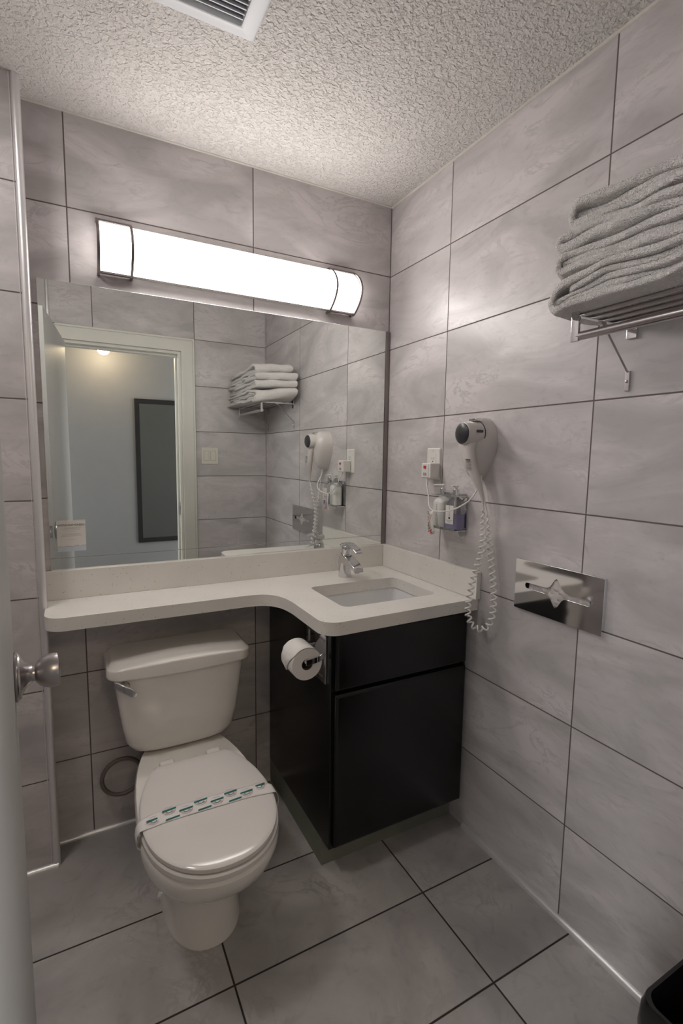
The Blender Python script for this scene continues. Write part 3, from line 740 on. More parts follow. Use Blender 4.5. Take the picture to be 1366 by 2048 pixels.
def seal(x, v, cut=False):
    o_ = Vector(on_band(x, v)); bm = B()
    def q(a, b, dz=0): return o_ + dirx*a + diry*b + Vector((0, 0, dz))
    vs = [bm.verts.new(q(*p)) for p in ((-0.0185, 0.0005), (0.0185, 0.0035), (0.017, 0.0065), (0.0195, 0.0100), (-0.0165, 0.0067), (-0.018, 0.0035))]; bm.faces.new(vs)
    if not cut:
        for k in range(14):
            a0, a1 = PI*(1+k/14), PI*(1+(k+1)/14)
            bm.faces.new([bm.verts.new(q(r*math.cos(a), r*math.sin(a)*0.9)) for r, a in ((0.0060, a0), (0.0060, a1), (0.0078, a1), (0.0078, a0))])
        ng = len(bm.faces)
        for k in range(18):
            a0, a1 = PI*(1+k/18), PI*(1+(k+0.62)/18)
            bm.faces.new([bm.verts.new(q(r*math.cos(a), r*math.sin(a)*0.9)) for r, a in ((0.0140, a0), (0.0140, a1), (0.0158, a1), (0.0158, a0))])
        for k, ch in enumerate('SANITIZED'):
            a = PI*(1.04 + 0.92*(k+0.5)/9); c = q(0.0110*math.cos(a), 0.0110*math.sin(a)*0.9, 0.0001)
            tx = (dirx*(-math.sin(a)) + diry*math.cos(a)); ty = (dirx*(-math.cos(a)) + diry*(-math.sin(a)))
            text_bm(bm, ch, 0.0050, basis(c, tx, ty), 0.0)
        bm.faces.ensure_lookup_table()
        for k, f in enumerate(bm.faces): f.material_index = 0 if k < ng else 1
        for a, b, l in ((-0.010, 0.0150, 0.019),):
            f = bm.faces.new([bm.verts.new(q(x_, y_)) for x_, y_ in ((a, b), (a+l, b+0.001), (a+l, b+0.0018), (a, b+0.0008))]); f.material_index = 1
    o = obj('printed_seal', bm, 'green', t, smooth=False); o.data.materials.append(M['brownink'])
for x in (-0.145, -0.063, 0.019, 0.101): seal(x, 0.42)
for x in (-0.104, -0.022, 0.060, 0.142): seal(x, 0.74)
for x in (-0.100, -0.018, 0.064): seal(x, 0.03, True)

# water supply hose
t = thing('water_supply_hose', 'coiled water supply hose looping beside the toilet on the tiled wall', 'hose', (-1.115, -0.025, 0.2))
bm = B(); pts = [(-1.065, -0.05, 0.355), (-1.062, -0.04, 0.30)]
for k in range(30):
    a = math.radians(40 + 345*k/29); pts.append((-1.120 + 0.066*math.cos(a), -0.030-0.004*k/29, 0.205 + 0.066*math.sin(a)))
pts = [(-1.052, -0.045, 0.378), (-1.050, -0.04, 0.30), (-1.054, -0.034, 0.215)] + [(-1.120 + 0.066*math.cos(math.radians(-20-330*k/30)), -0.030+0.006*k/30, 0.205+0.066*math.sin(math.radians(-20-330*k/30))) for k in range(31)]
add_tube(bm, catmull(pts, 4), 0.0072, 10); obj('hose_tube', bm, 'hose', t)
bm = B(); add_lathe(bm, [(0.001, 0), (0.026, 0), (0.024, 0.004), (0.008, 0.007), (0.0075, 0.035), (0.012, 0.037), (0.012, 0.055), (0.001, 0.056)], (-1.045, -0.001, 0.155), (0, -1, 0), 20)
add_lathe(bm, [(0.001, 0), (0.008, 0), (0.008, 0.03), (0.001, 0.03)], (-1.045, -0.044, 0.160), (0, 0, 1), 14); obj('shutoff_valve', bm, 'hose', t)

# ================================================================ TISSUE DISPENSER
t = thing('tissue_dispenser', 'chrome tissue dispenser plate with a slotted opening on the right wall', 'tissue dispenser', (0, -0.925, 0.98))
TY0, TY1, TZ0, TZ1 = -1.076, -0.778, 0.901, 1.057
bm = B()
slot = []
cy, cz_ = -0.929, 0.980
hl, hr, hh = 0.103, 0.103, 0.0085
def half_slot():
    p = []
    for k in range(7):
        a = math.radians(90+180*k/6); p.append((cy-hr + hh*math.cos(a), cz_+hh*math.sin(a)))
    return p
# ccw outline: left cap (more negative y), bottom flare, right cap, top flare
def flare(sign):
    m = 16; out = []
    for k in range(m+1):
        s = -0.042 + 0.084*k/m
        out.append((cy + s*sign*-1, cz_ + sign*(hh + (0.034)*math.exp(-(s/0.017)**2))))
    return out
slot = half_slot()
slot += list(reversed(flare(-1))) if flare(-1)[0][0] > flare(-1)[-1][0] else flare(-1)
slot += [(cy+hl + hh*math.cos(math.radians(-90+180*k/6)), cz_+hh*math.sin(math.radians(-90+180*k/6))) for k in range(7)]
f2 = flare(1); slot += f2 if f2[0][0] > f2[-1][0] else list(reversed(f2))
slab_with_hole(bm, rrect(TY0, TY1, TZ0, TZ1, 0.003, 3), slot, lambda y, z: (-0.0105, y, z), lambda y, z: (-0.0135, y, z))
obj('cover_plate', bm, 'chrome', t, bevel=0.0008)
bm = B(); slab_with_hole(bm, rrect(TY0+0.001, TY1-0.001, TZ0+0.001, TZ1-0.001, 0.003, 3), rrect(TY0+0.004, TY1-0.004, TZ0+0.004, TZ1-0.004, 0.002, 3), lambda y, z: (-0.0005, y, z), lambda y, z: (-0.0106, y, z)); obj('side_frame', bm, 'chrome', t, smooth=False)
boxobj('inner_recess', (-0.0020, TY0+0.006, TZ0+0.006), (-0.0006, TY1-0.006, TZ1-0.006), 'dark', t)
bm = B(); nu, nw = 50, 16; G = []
for i in range(nu+1):
    y = cy-0.104 + 0.208*i/nu; row = []
    for j in range(nw+1):
        z = cz_-0.040 + 0.080*j/nw
        d = math.exp(-((y-cy)/0.022)**2)
        x = -0.0030 - 0.0105*abs(noise.noise(Vector((y*70, z*60, 0.5)))) - d*(0.007 + 0.012*abs(noise.noise(Vector((y*80, z*25, 3.1)))))
        x = max(x, -0.0095 - d*0.02*(1 - min(1, abs((z-cz_)/0.034))))
        row.append(bm.verts.new((x, y, z)))
    G.append(row)
for i in range(nu):
    for j in range(nw): bm.faces.new((G[i][j], G[i+1][j], G[i+1][j+1], G[i][j+1]))
o = obj('tissue', bm, 'tissue'); md = o.modifiers.new('s', 'SOLIDIFY'); md.thickness = 0.0006
tag(o, 'crumpled white tissue showing through the slot of the chrome dispenser', 'tissue')

# ================================================================ OUTLET
t = thing('wall_outlet', 'white wall outlet plate on the right wall beside the mirror', 'outlet', (0, -0.336, 1.343))
OY0, OY1, OZ0, OZ1 = -0.378, -0.298, 1.283, 1.403
bm = B(); 
def orr(i, x): return [(x, y, z) for y, z in rrect(OY0+i, OY1-i, OZ0+i, OZ1-i, 0.004, 3)]
loft(bm, [orr(0, -0.0005), orr(0, -0.003), orr(0.003, -0.0065), orr(0.006, -0.0070)]); obj('cover_plate', bm, 'white_plastic', t)
boxobj('receptacle_face', (-0.0085, -0.356, 1.310), (-0.0068, -0.320, 1.377), 'white_plastic', t, 0.0006)
bm = B()
add_box(bm, (-0.0090, -0.346, 1.358), (-0.0084, -0.3445, 1.367)); add_box(bm, (-0.0090, -0.3335, 1.3595), (-0.0084, -0.332, 1.3665)); add_lathe(bm, [(0.001, 0), (0.0024, 0), (0.0024, 0.0006), (0.001, 0.0006)], (-0.0084, -0.339, 1.3515), (-1, 0, 0), 10)
obj('socket_slots', bm, 'dark', t, smooth=False)
bm = B(); add_lathe(bm, [(0.001, 0), (0.0022, 0), (0.0022, 0.0006), (0.001, 0.0006)], (-0.0068, -0.338, 1.391), (-1, 0, 0), 10); obj('screw', bm, 'brushed', t)

# ================================================================ HAIR DRYER
t = thing('hair_dryer', 'white wall mounted hair dryer with coiled cord on the right wall', 'hair dryer', (0, -0.62, 1.40))
def teardrop(x, s, dy=0.0, cz=1.42, n=40):
    out = []
    for k in range(n):
        a = 2*PI*k/n
        z = math.sin(a); y = math.cos(a)
        wz = (0.082 if z > 0 else 0.128)
        wy = 0.060*(1 if z > 0 else (1-0.60*abs(z)**1.6))
        out.append((x, -0.603 + dy + y*wy*s, cz + z*wz*s))
    return out
bm = B(); loft(bm, [teardrop(-0.0005, 1.0), teardrop(-0.010, 1.0), teardrop(-0.034, 0.985, 0.000), teardrop(-0.055, 0.93, 0.001), teardrop(-0.068, 0.83, 0.002), teardrop(-0.077, 0.67, .003), teardrop(-0.082, 0.45, .004), teardrop(-0.084, 0.2, .004)])
obj('wall_cradle', bm, 'dryer_white', t)
# barrel
AX = Vector((-1, 0.04, -0.02)).normalized(); O = Vector((-0.050, -0.622, 1.446))
bm = B(); add_lathe(bm, [(0.001, -0.01), (0.036, -0.01), (0.0385, 0.0), (0.0385, 0.020), (0.0380, 0.045), (0.0365, 0.060), (0.0350, 0.0635), (0.0330, 0.0645), (0.001, 0.0645)], O, AX, 40); barrel = obj('dryer_barrel', bm, 'dryer_white', t)
bm = B(); add_lathe(bm, [(0.0388, 0.0), (0.0395, 0.001), (0.0395, 0.003), (0.0388, 0.004)], O, AX, 40); obj('barrel_seam', bm, 'dark_plastic', barrel)
bm = B(); add_lathe(bm, [(0.001, 0.0640), (0.0335, 0.0640), (0.0335, 0.0660), (0.0300, 0.0695), (0.020, 0.0730), (0.001, 0.0745)], O, AX, 36); obj('air_grille', bm, 'dark_plastic', t)
bm = B()
path_h = [((-0.084, -0.622, 1.425), .026, .022), ((-0.090, -0.627, 1.400), .0210, .018), ((-0.092, -0.638, 1.360), .0195, .016), ((-0.090, -0.650, 1.325), .0205, .0165), ((-0.086, -0.659, 1.300), .0185, .015), ((-0.081, -0.668, 1.278), .0125, .012), ((-0.076, -0.675, 1.255), .0075, .0075), ((-0.074, -0.681, 1.235), .0055, .0055), ((-0.073, -0.683, 1.222), .004, .004)]
rings = []
for i, (p, ry, rx) in enumerate(path_h):
    rings.append([Vector(p) + Vector((math.cos(a)*rx, math.sin(a)*ry, 0.25*math.sin(a)*ry)) for a in [2*PI*k/24 for k in range(24)]])
loft(bm, rings); obj('dryer_handle', bm, 'dryer_white', t)
# printed warning label on the handle
bm = B(); hc = Vector((-0.1092, -0.650, 1.342)); ux = Vector((0, -1, 0.0)); uy = Vector((0, -0.28, -1)).normalized()*-1
for r in range(8):
    a = -0.011
    while a < 0.011:
        l = random.uniform(0.0015, 0.004); q = hc + uy*(0.017-0.0046*r)
        bm.faces.new([bm.verts.new(q + ux*s + uy*v) for s, v in ((a, 0), (min(a+l, .011), 0), (min(a+l, .011), 0.0018 if r else 0.004), (a, 0.0018 if r else 0.004))]); a += l + (0.0008 if r else -0.0002)
obj('warning_print', bm, 'ink', t, smooth=False)
boxobj('release_button', (-0.078, -0.640, 1.4860), (-0.050, -0.606, 1.4945), 'chrome', t, 0.002)
boxobj('mode_switch', (-0.0900, -0.6640, 1.4480), (-0.066, -0.6580, 1.4560), 'dark_plastic', t, 0.0006)
# coiled cord
def coil(ctrl, r_h, pitch, r_c, ends=0.05):
    P = catmull(ctrl, 10); Ls = [0]
    for a, b in zip(P, P[1:]): Ls.append(Ls[-1] + (b-a).length)
    T = Ls[-1]; out = []; step = pitch/10; s = 0; i = 0; u = None
    while s < T:
        while i < len(Ls)-2 and Ls[i+1] < s: i += 1
        f = (s-Ls[i])/max(1e-9, Ls[i+1]-Ls[i]); p = P[i].lerp(P[i+1], f); d = (P[i+1]-P[i]).normalized()
        if u is None: u, v = frame_for(d)
        else: u = (u-d*u.dot(d)).normalized(); v = d.cross(u)
        k = min(1, s/ends, (T-s)/ends); ph = 2*PI*s/pitch
        out.append(p + (u*math.cos(ph) + v*math.sin(ph))*r_h*k); s += step
    return out
bm = B()
ctrl = [(-0.072, -0.684, 1.225), (-0.060, -0.672, 1.16), (-0.045, -0.662, 1.10), (-0.046, -0.655, 1.04), (-0.060, -0.640, 0.965), (-0.072, -0.638, 0.90), (-0.074, -0.638, 0.845), (-0.066, -0.652, 0.808), (-0.050, -0.680, 0.800), (-0.036, -0.702, 0.825), (-0.028, -0.706, 0.88), (-0.026, -0.700, 0.95), (-0.025, -0.682, 1.04), (-0.024, -0.664, 1.13), (-0.024, -0.648, 1.20)]
add_tube(bm, coil(ctrl, 0.0088, 0.0215, 0.0026, 0.12), 0.0031, 8)
add_tube(bm, catmull([(-0.024, -0.648, 1.198), (-0.026, -0.636, 1.24), (-0.026, -0.625, 1.275), (-0.024, -0.618, 1.31)], 6), 0.0030, 8)
obj('coiled_cord', bm, 'white_plastic', t)
# plug with straight power cord
bm = B(); add_box(bm, (-0.052, -0.382, 1.288), (-0.0092, -0.325, 1.345), 0.004, 3); add_box(bm, (-0.054, -0.370, 1.291), (-0.050, -0.330, 1.342), 0.001)
plug = obj('power_plug', bm, 'white_plastic', t)
boxobj('red_button', (-0.0575, -0.357, 1.325), (-0.0540, -0.345, 1.335), 'red', plug, 0.001)
boxobj('grey_button', (-0.0560, -0.360, 1.299), (-0.0540, -0.342, 1.309), 'greyink', plug, 0.0004)
bm = B(); add_tube(bm, catmull([(-0.042, -0.352, 1.288), (-0.045, -0.354, 1.275), (-0.050, -0.362, 1.258), (-0.056, -0.380, 1.225), (-0.070, -0.405, 1.190), (-0.078, -0.430, 1.176), (-0.082, -0.470, 1.174), (-0.082, -0.530, 1.183), (-0.075, -0.575, 1.200), (-0.055, -0.606, 1.228), (-0.034, -0.612, 1.262), (-0.026, -0.608, 1.300)], 8), 0.0026, 8)
add_tube(bm, [(-0.042, -0.352, 1.290), (-0.046, -0.357, 1.262)], [0.0052, 0.0040], 10)
obj('power_cord', bm, 'white_plastic', t)
bm = B(); G = []
for i in range(9):
    z = 1.172-0.085*i/8
    G.append([bm.verts.new((-0.083-0.004*math.sin(i*0.5), -0.418-0.030*j/4-0.006*i/8, z + 0.004*(j/4)-0.004*math.sin(j))) for j in range(5)])
for i in range(8):
    for j in range(4): bm.faces.new((G[i][j], G[i+1][j], G[i+1][j+1], G[i][j+1]))
o = obj('cord_tag', bm, 'card', t); md = o.modifiers.new('s', 'SOLIDIFY'); md.thickness = 0.0005
def tagpt(a, b): return Vector((-0.0905, -0.421-0.030*a-0.006*b, 1.172-0.085*b))
bm = B()
for (a0, b0, a1, b1, wd) in ((0.15, .62, .85, .12, .05), (0.5, .80, .9, .98, .10), (0.75, .76, .55, .96, .08)):
    d = tagpt(a1, b1)-tagpt(a0, b0); nn = Vector((0, d.z, -d.y)).normalized()*wd*0.02
    bm.faces.new([bm.verts.new(p) for p in (tagpt(a0, b0)-nn, tagpt(a1, b1)-nn, tagpt(a1, b1)+nn, tagpt(a0, b0)+nn)])
obj('red_marks', bm, 'red', o, smooth=False)
bm = B()
for k in range(14):
    b0 = 0.03+0.065*k; l = random.uniform(0.12, 0.3) if 2 < k < 10 else random.uniform(.3, .45)
    bm.faces.new([bm.verts.new(p) for p in (tagpt(0.06, b0), tagpt(0.06+l, b0), tagpt(0.06+l, b0+0.03), tagpt(0.06, b0+0.03))])
obj('black_print', bm, 'ink', o, smooth=False)

# ================================================================ SOAP BOTTLES AND BRACKET
t = thing('bottle_bracket', 'chrome wall bracket holding two pump bottles above the side splash', 'bracket', (0, -0.46, 1.10))
bm = B()
pl = rrect(-0.532, -0.392, 1.100, 1.238, 0.008, 4)
add_prism(bm, pl, 0, -0.0005, -0.0022)
add_lathe(bm, [(0.001, 0), (0.022, 0), (0.022, 0.0018), (0.001, 0.0018)], (-0.0005, -0.512, 1.102), (-1, 0, 0), 24)
obj('back_plate', bm, 'chrome', t)
bm = B(); add_box(bm, (-0.064, -0.538, 1.1085), (-0.0022, -0.396, 1.1105), 0.0005); add_box(bm, (-0.066, -0.538, 1.1085), (-0.064, -0.396, 1.118), 0.0005); obj('bottom_shelf', bm, 'chrome', t)
bm = B(); slab_with_hole(bm, rrect(-0.060, -0.0022, -0.538, -0.396, 0.002, 2), [(x, y) for x, y in rrect(-0.050, -0.012, -0.522, -0.412, 0.015, 4)], lambda x, y: (x, y, 1.2305), lambda x, y: (x, y, 1.2320)); obj('top_clip', bm, 'chrome', t, smooth=False)
def bottle(name, yc, label, kind):
    zb = 1.1107; xc = -0.034
    t = thing(name, label, 'bottle', (xc, yc, zb), None)
    def ring(z, hx_, hy_, r): return [(xc+a, yc+b, zb+z) for a, b in rrect(-hx_, hx_, -hy_, hy_, r, 6)]
    bm = B()
    loft(bm, [ring(0, .022, .026, .014), ring(.003, .0265, .031, .018), ring(.09, .0265, .031, .018), ring(.100, .0245, .0285, .018), ring(.108, .0185, .020, .015), ring(.113, .012, .012, .0115), ring(.1205, .0105, .0105, .0104)])
    if kind == 'clear':
        obj('bottle_body', bm, 'clear', t)
        bm = B(); loft(bm, [ring(.0015, .0205, .0245, .013), ring(.004, .025, .0293, .017), ring(.058, .025, .0293, .017)]); obj('liquid_soap', bm, 'purple', t)
        bm = B(); add_tube(bm, [(xc, yc, zb+0.008), (xc, yc, zb+0.118)], 0.0032, 8); obj('dip_tube', bm, 'white_plastic', t)
        boxobj('paper_label', (xc-0.0272, yc-0.021, zb+0.022), (xc-0.0267, yc+0.021, zb+0.088), 'card', t)
        lx = xc-0.0274; bm = B()
        for k, ch in enumerate('BATHERS'): text_bm(bm, '·', 0.006, basis((lx, yc+0.001, zb+0.083-k*0.005), (0, -1, 0), (0, 0, 1)), 0)
        for k in range(7): add_box(bm, (lx-0.0001, yc-0.0015, zb+0.082-k*0.0052), (lx+0.0001, yc+0.0015, zb+0.0845-k*0.0052))
        add_lathe(bm, [(0.001, 0), (0.0045, 0), (0.0045, 0.0003), (0.001, 0.0003)], (lx+0.0002, yc, zb+0.043), (-1, 0, 0), 14)
        for z, h in ((0.034, .016), (0.029, .010)): add_box(bm, (lx-0.0001, yc-h, zb+z), (lx+0.0001, yc+h, zb+z+0.001))
        obj('label_print', bm, 'ink', t, smooth=False)
    else:
        obj('bottle_body', bm, 'lotion', t)
        lx = xc-0.0268; bm = B()
        for k in range(7): add_box(bm, (lx-0.0001, yc-0.0015, zb+0.082-k*0.0062), (lx+0.0001, yc+0.0012, zb+0.0845-k*0.0062))
        obj('label_print', bm, 'ink', t, smooth=False)
    bm = B(); add_lathe(bm, [(0.001, .1205), (0.0105, .1205), (0.0115, .122), (0.0115, .143), (0.0105, .1445), (0.001, .1445)], (xc, yc, zb), (0, 0, 1), 24); obj('pump_collar', bm, 'chrome', t)
    bm = B(); add_lathe(bm, [(0.001, .1445), (0.0045, .1445), (0.0045, .152), (0.0085, .153), (0.009, .1565), (0.007, .159), (0.001, .160)], (xc, yc, zb), (0, 0, 1), 20)
    d = Vector((-0.75, 0.66, 0)) if kind != 'clear' else Vector((-1, -0.1, 0)); d.normalize(); o_ = Vector((xc, yc, zb+0.1555)); ln = 0.030 if kind != 'clear' else 0.020
    add_tube(bm, [o_, o_+d*ln, o_+d*(ln+0.003)+Vector((0, 0, -0.002))], [0.0042, 0.0032, 0.0028], 10)
    obj('pump_head', bm, 'white_plastic', t)
bottle('lotion_bottle', -0.436, 'opaque white pump bottle on the wall bracket, nearer the mirror', 'white')
bottle('soap_bottle', -0.509, 'clear pump bottle half full of purple soap on the wall bracket', 'clear')

# ================================================================ TOWEL RACK
t = thing('towel_rack', 'chrome slatted towel rack high on the right wall under the towels', 'towel rack', (0, -1.32, 1.70))
RYA, RYB, RXF, RZS = -1.092, -1.560, -0.213, 1.692
def side_bracket(y):
    bm = B(); s = 0.006
    add_box(bm, (RXF, y-s, RZS-0.006), (-0.004, y+s, RZS+0.004), 0.001)                 # arm
    add_box(bm, (RXF-0.003, y-s-0.004, RZS-0.062), (RXF+0.004, y+s+0.004, RZS+0.005), 0.0015)      # front drop
    add_box(bm, (-0.008, y-0.014, RZS-0.030), (-0.0005, y+0.014, RZS+0.026), 0.002)       # wall foot
    obj('side_bracket', bm, 'chrome', t)
side_bracket(RYA); side_bracket(RYB)
for k in range(5):
    x = -0.195 + 0.041*k
    bm = B(); add_tube(bm, [(x, RYA, RZS-0.001), (x, RYB, RZS-0.001)], 0.0042, 10); obj('shelf_bar', bm, 'brushed', t)
bm = B(); add_tube(bm, [(RXF+0.006, RYA-0.004, RZS-0.050), (RXF+0.006, RYB+0.004, RZS-0.050)], 0.0095, 16); obj('towel_bar', bm, 'brushed', t)
for y in (RYA+0.004, RYB-0.004):
    bm = B(); add_tube(bm, [(-0.115, y, RZS-0.004), (-0.108, y, RZS-0.012), (-0.006, y, 1.583)], 0.0024, 8); add_box(bm, (-0.1225, y-0.004, RZS-0.0105), (-0.105, y+0.004, RZS-0.005))
    add_box(bm, (-0.006, y-0.006, 1.537), (-0.0005, y+0.006, 1.585), 0.001)
    obj('support_strut', bm, 'brushed', t)
    bm = B(); add_lathe(bm, [(0.001, 0), (0.004, 0), (0.0035, 0.002), (0.001, 0.003)], (-0.006, y, 1.560), (-1, 0, 0), 12); obj('screw', bm, 'chrome', t)

# ---- folded towels: each one sheet, folded back and forth, bulging towards the mirror
def folded_towel(name, label, z0, z1, yfront, yback, layers, seed, x0=-0.035, x1=-0.262, wrap=False, skew=0.55, thin=1.0):
    rnd = random.Random(seed); H = z1-z0
    th = H/layers*1.06
    path = []
    L = layers
    if wrap:
        # one outer wrap (U opened towards the back) round an inner serpentine
        o = th*0.5; path = []
        n = 12
        for k in range(n): path.append((yback + (yfront-0.5*H-yback)*k/n, z0+o))
        for k in range(17):
            a = -PI/2 + PI*k/16; path.append((yfront-0.5*H + 0.5*(H-th)*1.05*math.cos(a), (z0+z1)/2 + (H-th)/2*math.sin(a)))
        for k in range(1, n+1): path.append((yfront-0.5*H - (yfront-0.5*H-yback)*k/n, z1-o))
        paths = [path]
        inner = L-2; zi0 = z0+th; hi = H-2*th; ti = hi/inner; yi = yfront-0.5*H+0.012
        p = []
        for l in range(inner):
            zc = zi0 + ti*(l+0.5); a, b = (yback, yi) if l % 2 == 0 else (yi, yback)
            off = 0.010*l
            for k in range(n+1): p.append((a+(b-a)*k/n - (off if l % 2 else off), zc))
            if l < inner-1:
                cyy = b - off; sg = 1 if b > a else -1
                for k in range(1, 6):
                    aa = -PI/2 + PI*k/6; p.append((cyy + sg*ti/2*math.cos(aa)*1.1, zc+ti/2 + ti/2*math.sin(aa)))
        paths.append(p); ths = [th, ti*0.98]
    else:
        p = []; n = 12; ti = H/L
        for l in range(L):
            zc = z0 + ti*(l+0.5); a, b = (yback, yfront-ti/2) if l % 2 == 0 else (yfront-ti/2, yback)
            if l % 2 == 0 and l: a = yback
            for k in range(n+1): p.append((a+(b-a)*k/n, zc))
            if l < L-1:
                sg = 1 if b > a else -1
                for k in range(1, 8):
                    aa = -PI/2 + PI*k/8; p.append((b + sg*ti/2*math.cos(aa)*1.15, zc+ti/2 + ti/2*math.sin(aa)))
        paths = [p]; ths = [ti*0.99]
    bm = B()
    for pi_, (p, tk) in enumerate(zip(paths, ths)):
        # resample
        P = [Vector((0, a, b)) for a, b in p]
        Q = []
        for a, b in zip(P, P[1:]):
            d = (b-a).length; m = max(1, int(d/0.010))
            for k in range(m): Q.append(a.lerp(b, k/m))
        Q.append(P[-1])
        rings = []; xin = 0.010*pi_; NX = 10
        for i, c in enumerate(Q):
            d = (Q[min(i+1, len(Q)-1)] - Q[max(i-1, 0)]).normalized(); nrm = Vector((0, -d.z, d.y))
            e0 = rnd.uniform(-1, 1)*0.0; ex = 0.016*noise.noise(Vector((c.y*9, c.z*55, seed*3.1))) 
            xa, xb = x0 - xin*0.3, x1 + xin + ex
            ring = []
            hw = tk/2
            top = [(xa + (xb-xa)*k/NX, hw) for k in range(NX+1)]
            endr = [(xb - hw*0.75*math.sin(PI*q/6), hw*math.cos(PI*q/6)) for q in range(1, 6)]
            bot = [(xb + (xa-xb)*k/NX, -hw) for k in range(NX+1)]
            for x, h in top + endr + bot:
                pnt = c + nrm*h
                w1 = noise.noise(Vector((x*8, pnt.y*9, pnt.z*11 + seed*5)))
                w2 = noise.noise(Vector((x*22, pnt.y*20, pnt.z*24 + seed*2)))
                w3 = noise.noise(Vector((x*60, pnt.y*70, pnt.z*60 + seed)))
                fall = -0.035*max(0, -1.0-pnt.y)*(pnt.z-1.696)/0.2
                z = pnt.z + 0.0075*w1 + 0.0060*w2 + fall
                y = pnt.y + 0.006*w2 + 0.001*w3
                y -= skew*(-x-0.035)
                sag = 0.0
                ring.append((min(x + 0.004*w2, -0.010), y, z + 0.0008*w3))
            rings.append(ring)
        loft(bm, rings)
    # keep everything above the shelf bars
    if z0 < 1.70:
        for v in bm.verts:
            f = max(0.0, min(1.0, (v.co.y + skew*(-v.co.x-0.035) + 1.075)/0.12)); sx = max(0.0, min(1.0, (-v.co.x-0.035)/0.22)); v.co.z = max(v.co.z, 1.6955) + f*f*((0.030 if v.co.z < 1.735 else 0.0)*(1-sx) - 0.014*sx)
    o = obj(name, bm, 'terry', sub=1)
    tag(o, label, 'towel', 'white towels folded on the chrome rack')
    return o
folded_towel('bath_towel', 'thick white towel at the bottom of the stack, touching the rack bars', 1.696, 1.770, -0.930, -1.52, 5, 1, wrap=True)
folded_towel('bath_towel', 'white towel second from the bottom of the rack stack', 1.771, 1.818, -0.940, -1.50, 3, 2, x1=-0.255, wrap=True)
folded_towel('bath_towel', 'white towel third from the bottom of the rack stack', 1.819, 1.862, -0.948, -1.50, 2, 3, x1=-0.258)
folded_towel('bath_towel', 'white towel on top of the stack on the rack', 1.863, 1.915, -0.968, -1.48, 3, 4, x0=-0.05, x1=-0.250, wrap=True)

# ================================================================ BIN
t = thing('trash_bin', 'black rectangular trash bin in the corner by the right wall', 'bin', (-0.155, -1.49, 0))
def bring(z, i, r=0.03): return [(x, y, z) for x, y in rrect(-0.272+i, -0.022-i, -1.60+i, -1.384-i, r, 6)]
bm = B(); loft(bm, [bring(0.0, .028), bring(0.004, .024), bring(0.29, .002), bring(0.30, 0), bring(0.305, .002), bring(0.300, .006), bring(0.02, .03)]); obj('bin_body', bm, 'binblack', t)
bm = B(); rings = []
for z, i in ((0.10, .002), (0.20, -.006), (0.25, -.009), (0.290, -.007), (0.309, -.002), (0.309, .005), (0.27, .016), (0.12, .03)):
    ring = []
    for k, (x, y, zz) in enumerate(bring(z, i)):
        wv = 0.005*noise.noise(Vector((k*0.7, z*9, 1.0))) if z < 0.29 else 0.0015*noise.noise(Vector((k*0.9, z*9, 1.0)))
        c = Vector((-0.147, -1.492, 0)); d = Vector((x, y, 0)) - c; d.normalize()
        ring.append((min(x + d.x*wv, -0.018), y + d.y*wv, z + (0.022*noise.noise(Vector((k*0.45, 3, 1))) if z == 0.10 else 0)))
    rings.append(ring)
loft(bm, rings, cap0=False, cap1=False); o = obj('bin_liner', bm, 'bag', t)

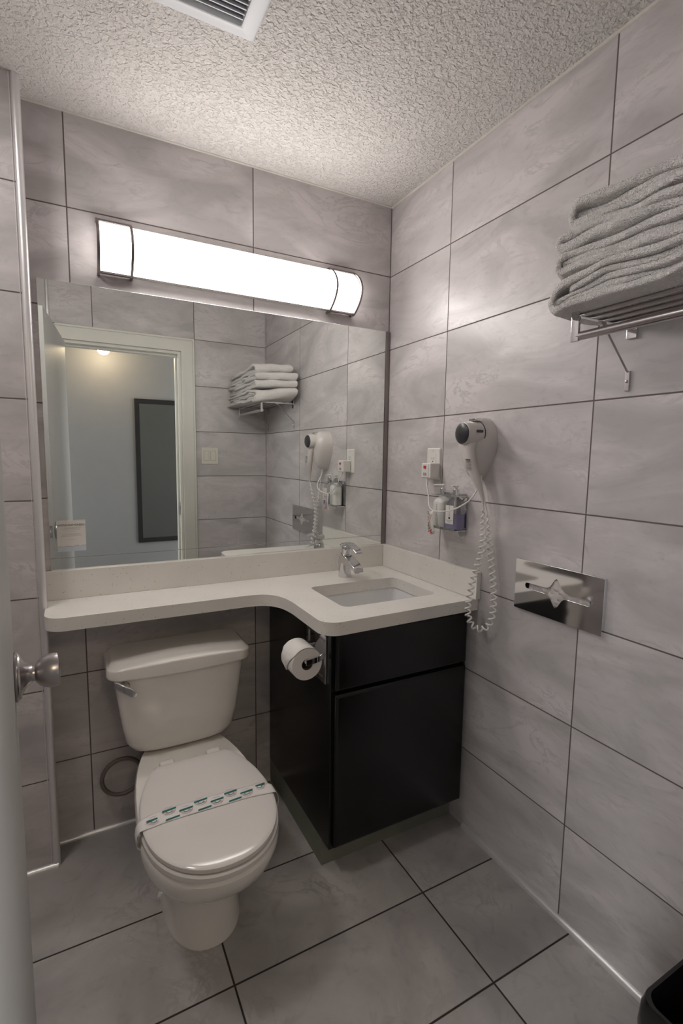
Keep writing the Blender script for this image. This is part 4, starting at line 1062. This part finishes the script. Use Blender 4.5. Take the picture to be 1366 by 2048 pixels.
# ================================================================ THINGS SEEN IN THE MIRROR
t = thing('light_switch', 'cream double rocker light switch on the tiled wall beside the doorway', 'switch', (-0.404, YF, 1.30))
bm = B(); add_box(bm, (-0.461, YF+0.0005, 1.300), (-0.347, YF+0.006, 1.414), 0.002); obj('cover_plate', bm, 'cream_plastic', t)
for x in (-0.428, -0.381):
    bm = B(); add_box(bm, (x-0.0165, YF+0.0055, 1.324), (x+0.0165, YF+0.0085, 1.390), 0.001); ro = obj('rocker', bm, 'cream_plastic', t)
    bm = B(); slab_with_hole(bm, rrect(x-0.0185, x+0.0185, 1.322, 1.392, .002, 2), rrect(x-0.0168, x+0.0168, 1.3237, 1.3903, .002, 2), lambda a, b: (a, YF+0.0055, b), lambda a, b: (a, YF+0.0066, b)); obj('rocker_gap', bm, 'greyink', ro, smooth=False)

t = thing('hall_mirror', 'tall black framed mirror on the hallway wall seen through the doorway', 'mirror', (-0.53, HY, 0.53))
HX0, HX1, HZ0, HZ1 = -0.737, -0.325, 0.527, 1.870
bm = B(); slab_with_hole(bm, [(HX0, HZ0), (HX1, HZ0), (HX1, HZ1), (HX0, HZ1)], [(HX0+.042, HZ0+.042), (HX1-.042, HZ0+.042), (HX1-.042, HZ1-.042), (HX0+.042, HZ1-.042)], lambda a, b: (a, HY+0.001, b), lambda a, b: (a, HY+0.022, b)); obj('frame', bm, 'black_frame', t, smooth=False, bevel=0.003)
boxobj('glass', (HX0+.04, HY+0.002, HZ0+.04), (HX1-.04, HY+0.008, HZ1-.04), 'hall_mirror', t)
t = thing('hall_ceiling_light', 'lit dome ceiling light in the hallway seen in the mirror', 'light', (-0.99, -2.88, 2.44))
bm = B(); add_lathe(bm, [(0.001, 0), (0.085, 0), (0.085, 0.02), (0.08, 0.03), (0.001, 0.03)], (-0.99, -2.88, 2.4395), (0, 0, -1), 32); obj('canopy', bm, 'brushed', t)
bm = B(); add_lathe(bm, [(0.001, 0.135), (0.03, 0.134), (0.07, 0.124), (0.105, 0.103), (0.125, 0.075), (0.130, 0.055), (0.127, 0.055), (0.122, 0.075), (0.102, 0.100), (0.068, 0.120), (0.001, 0.130)], (-0.99, -2.88, 2.4395), (0, 0, -1), 36); obj('glass_bowl', bm, 'hall_glass', t)
bm = B(); add_lathe(bm, [(0.001, 0.13), (0.010, 0.134), (0.013, 0.140), (0.006, 0.145), (0.008, 0.152), (0.004, 0.160), (0.001, 0.163)], (-0.99, -2.88, 2.4395), (0, 0, -1), 18); obj('finial', bm, 'frame_metal', t)
ld = bpy.data.lights.new('hall_bulb', 'POINT'); ld.energy = HALL_POWER; ld.color = (1.0, 0.78, 0.50); ld.shadow_soft_size = 0.05
lo = bpy.data.objects.new('hall_bulb', ld); C.objects.link(lo); lo.location = (-0.99, -2.88, 2.24)
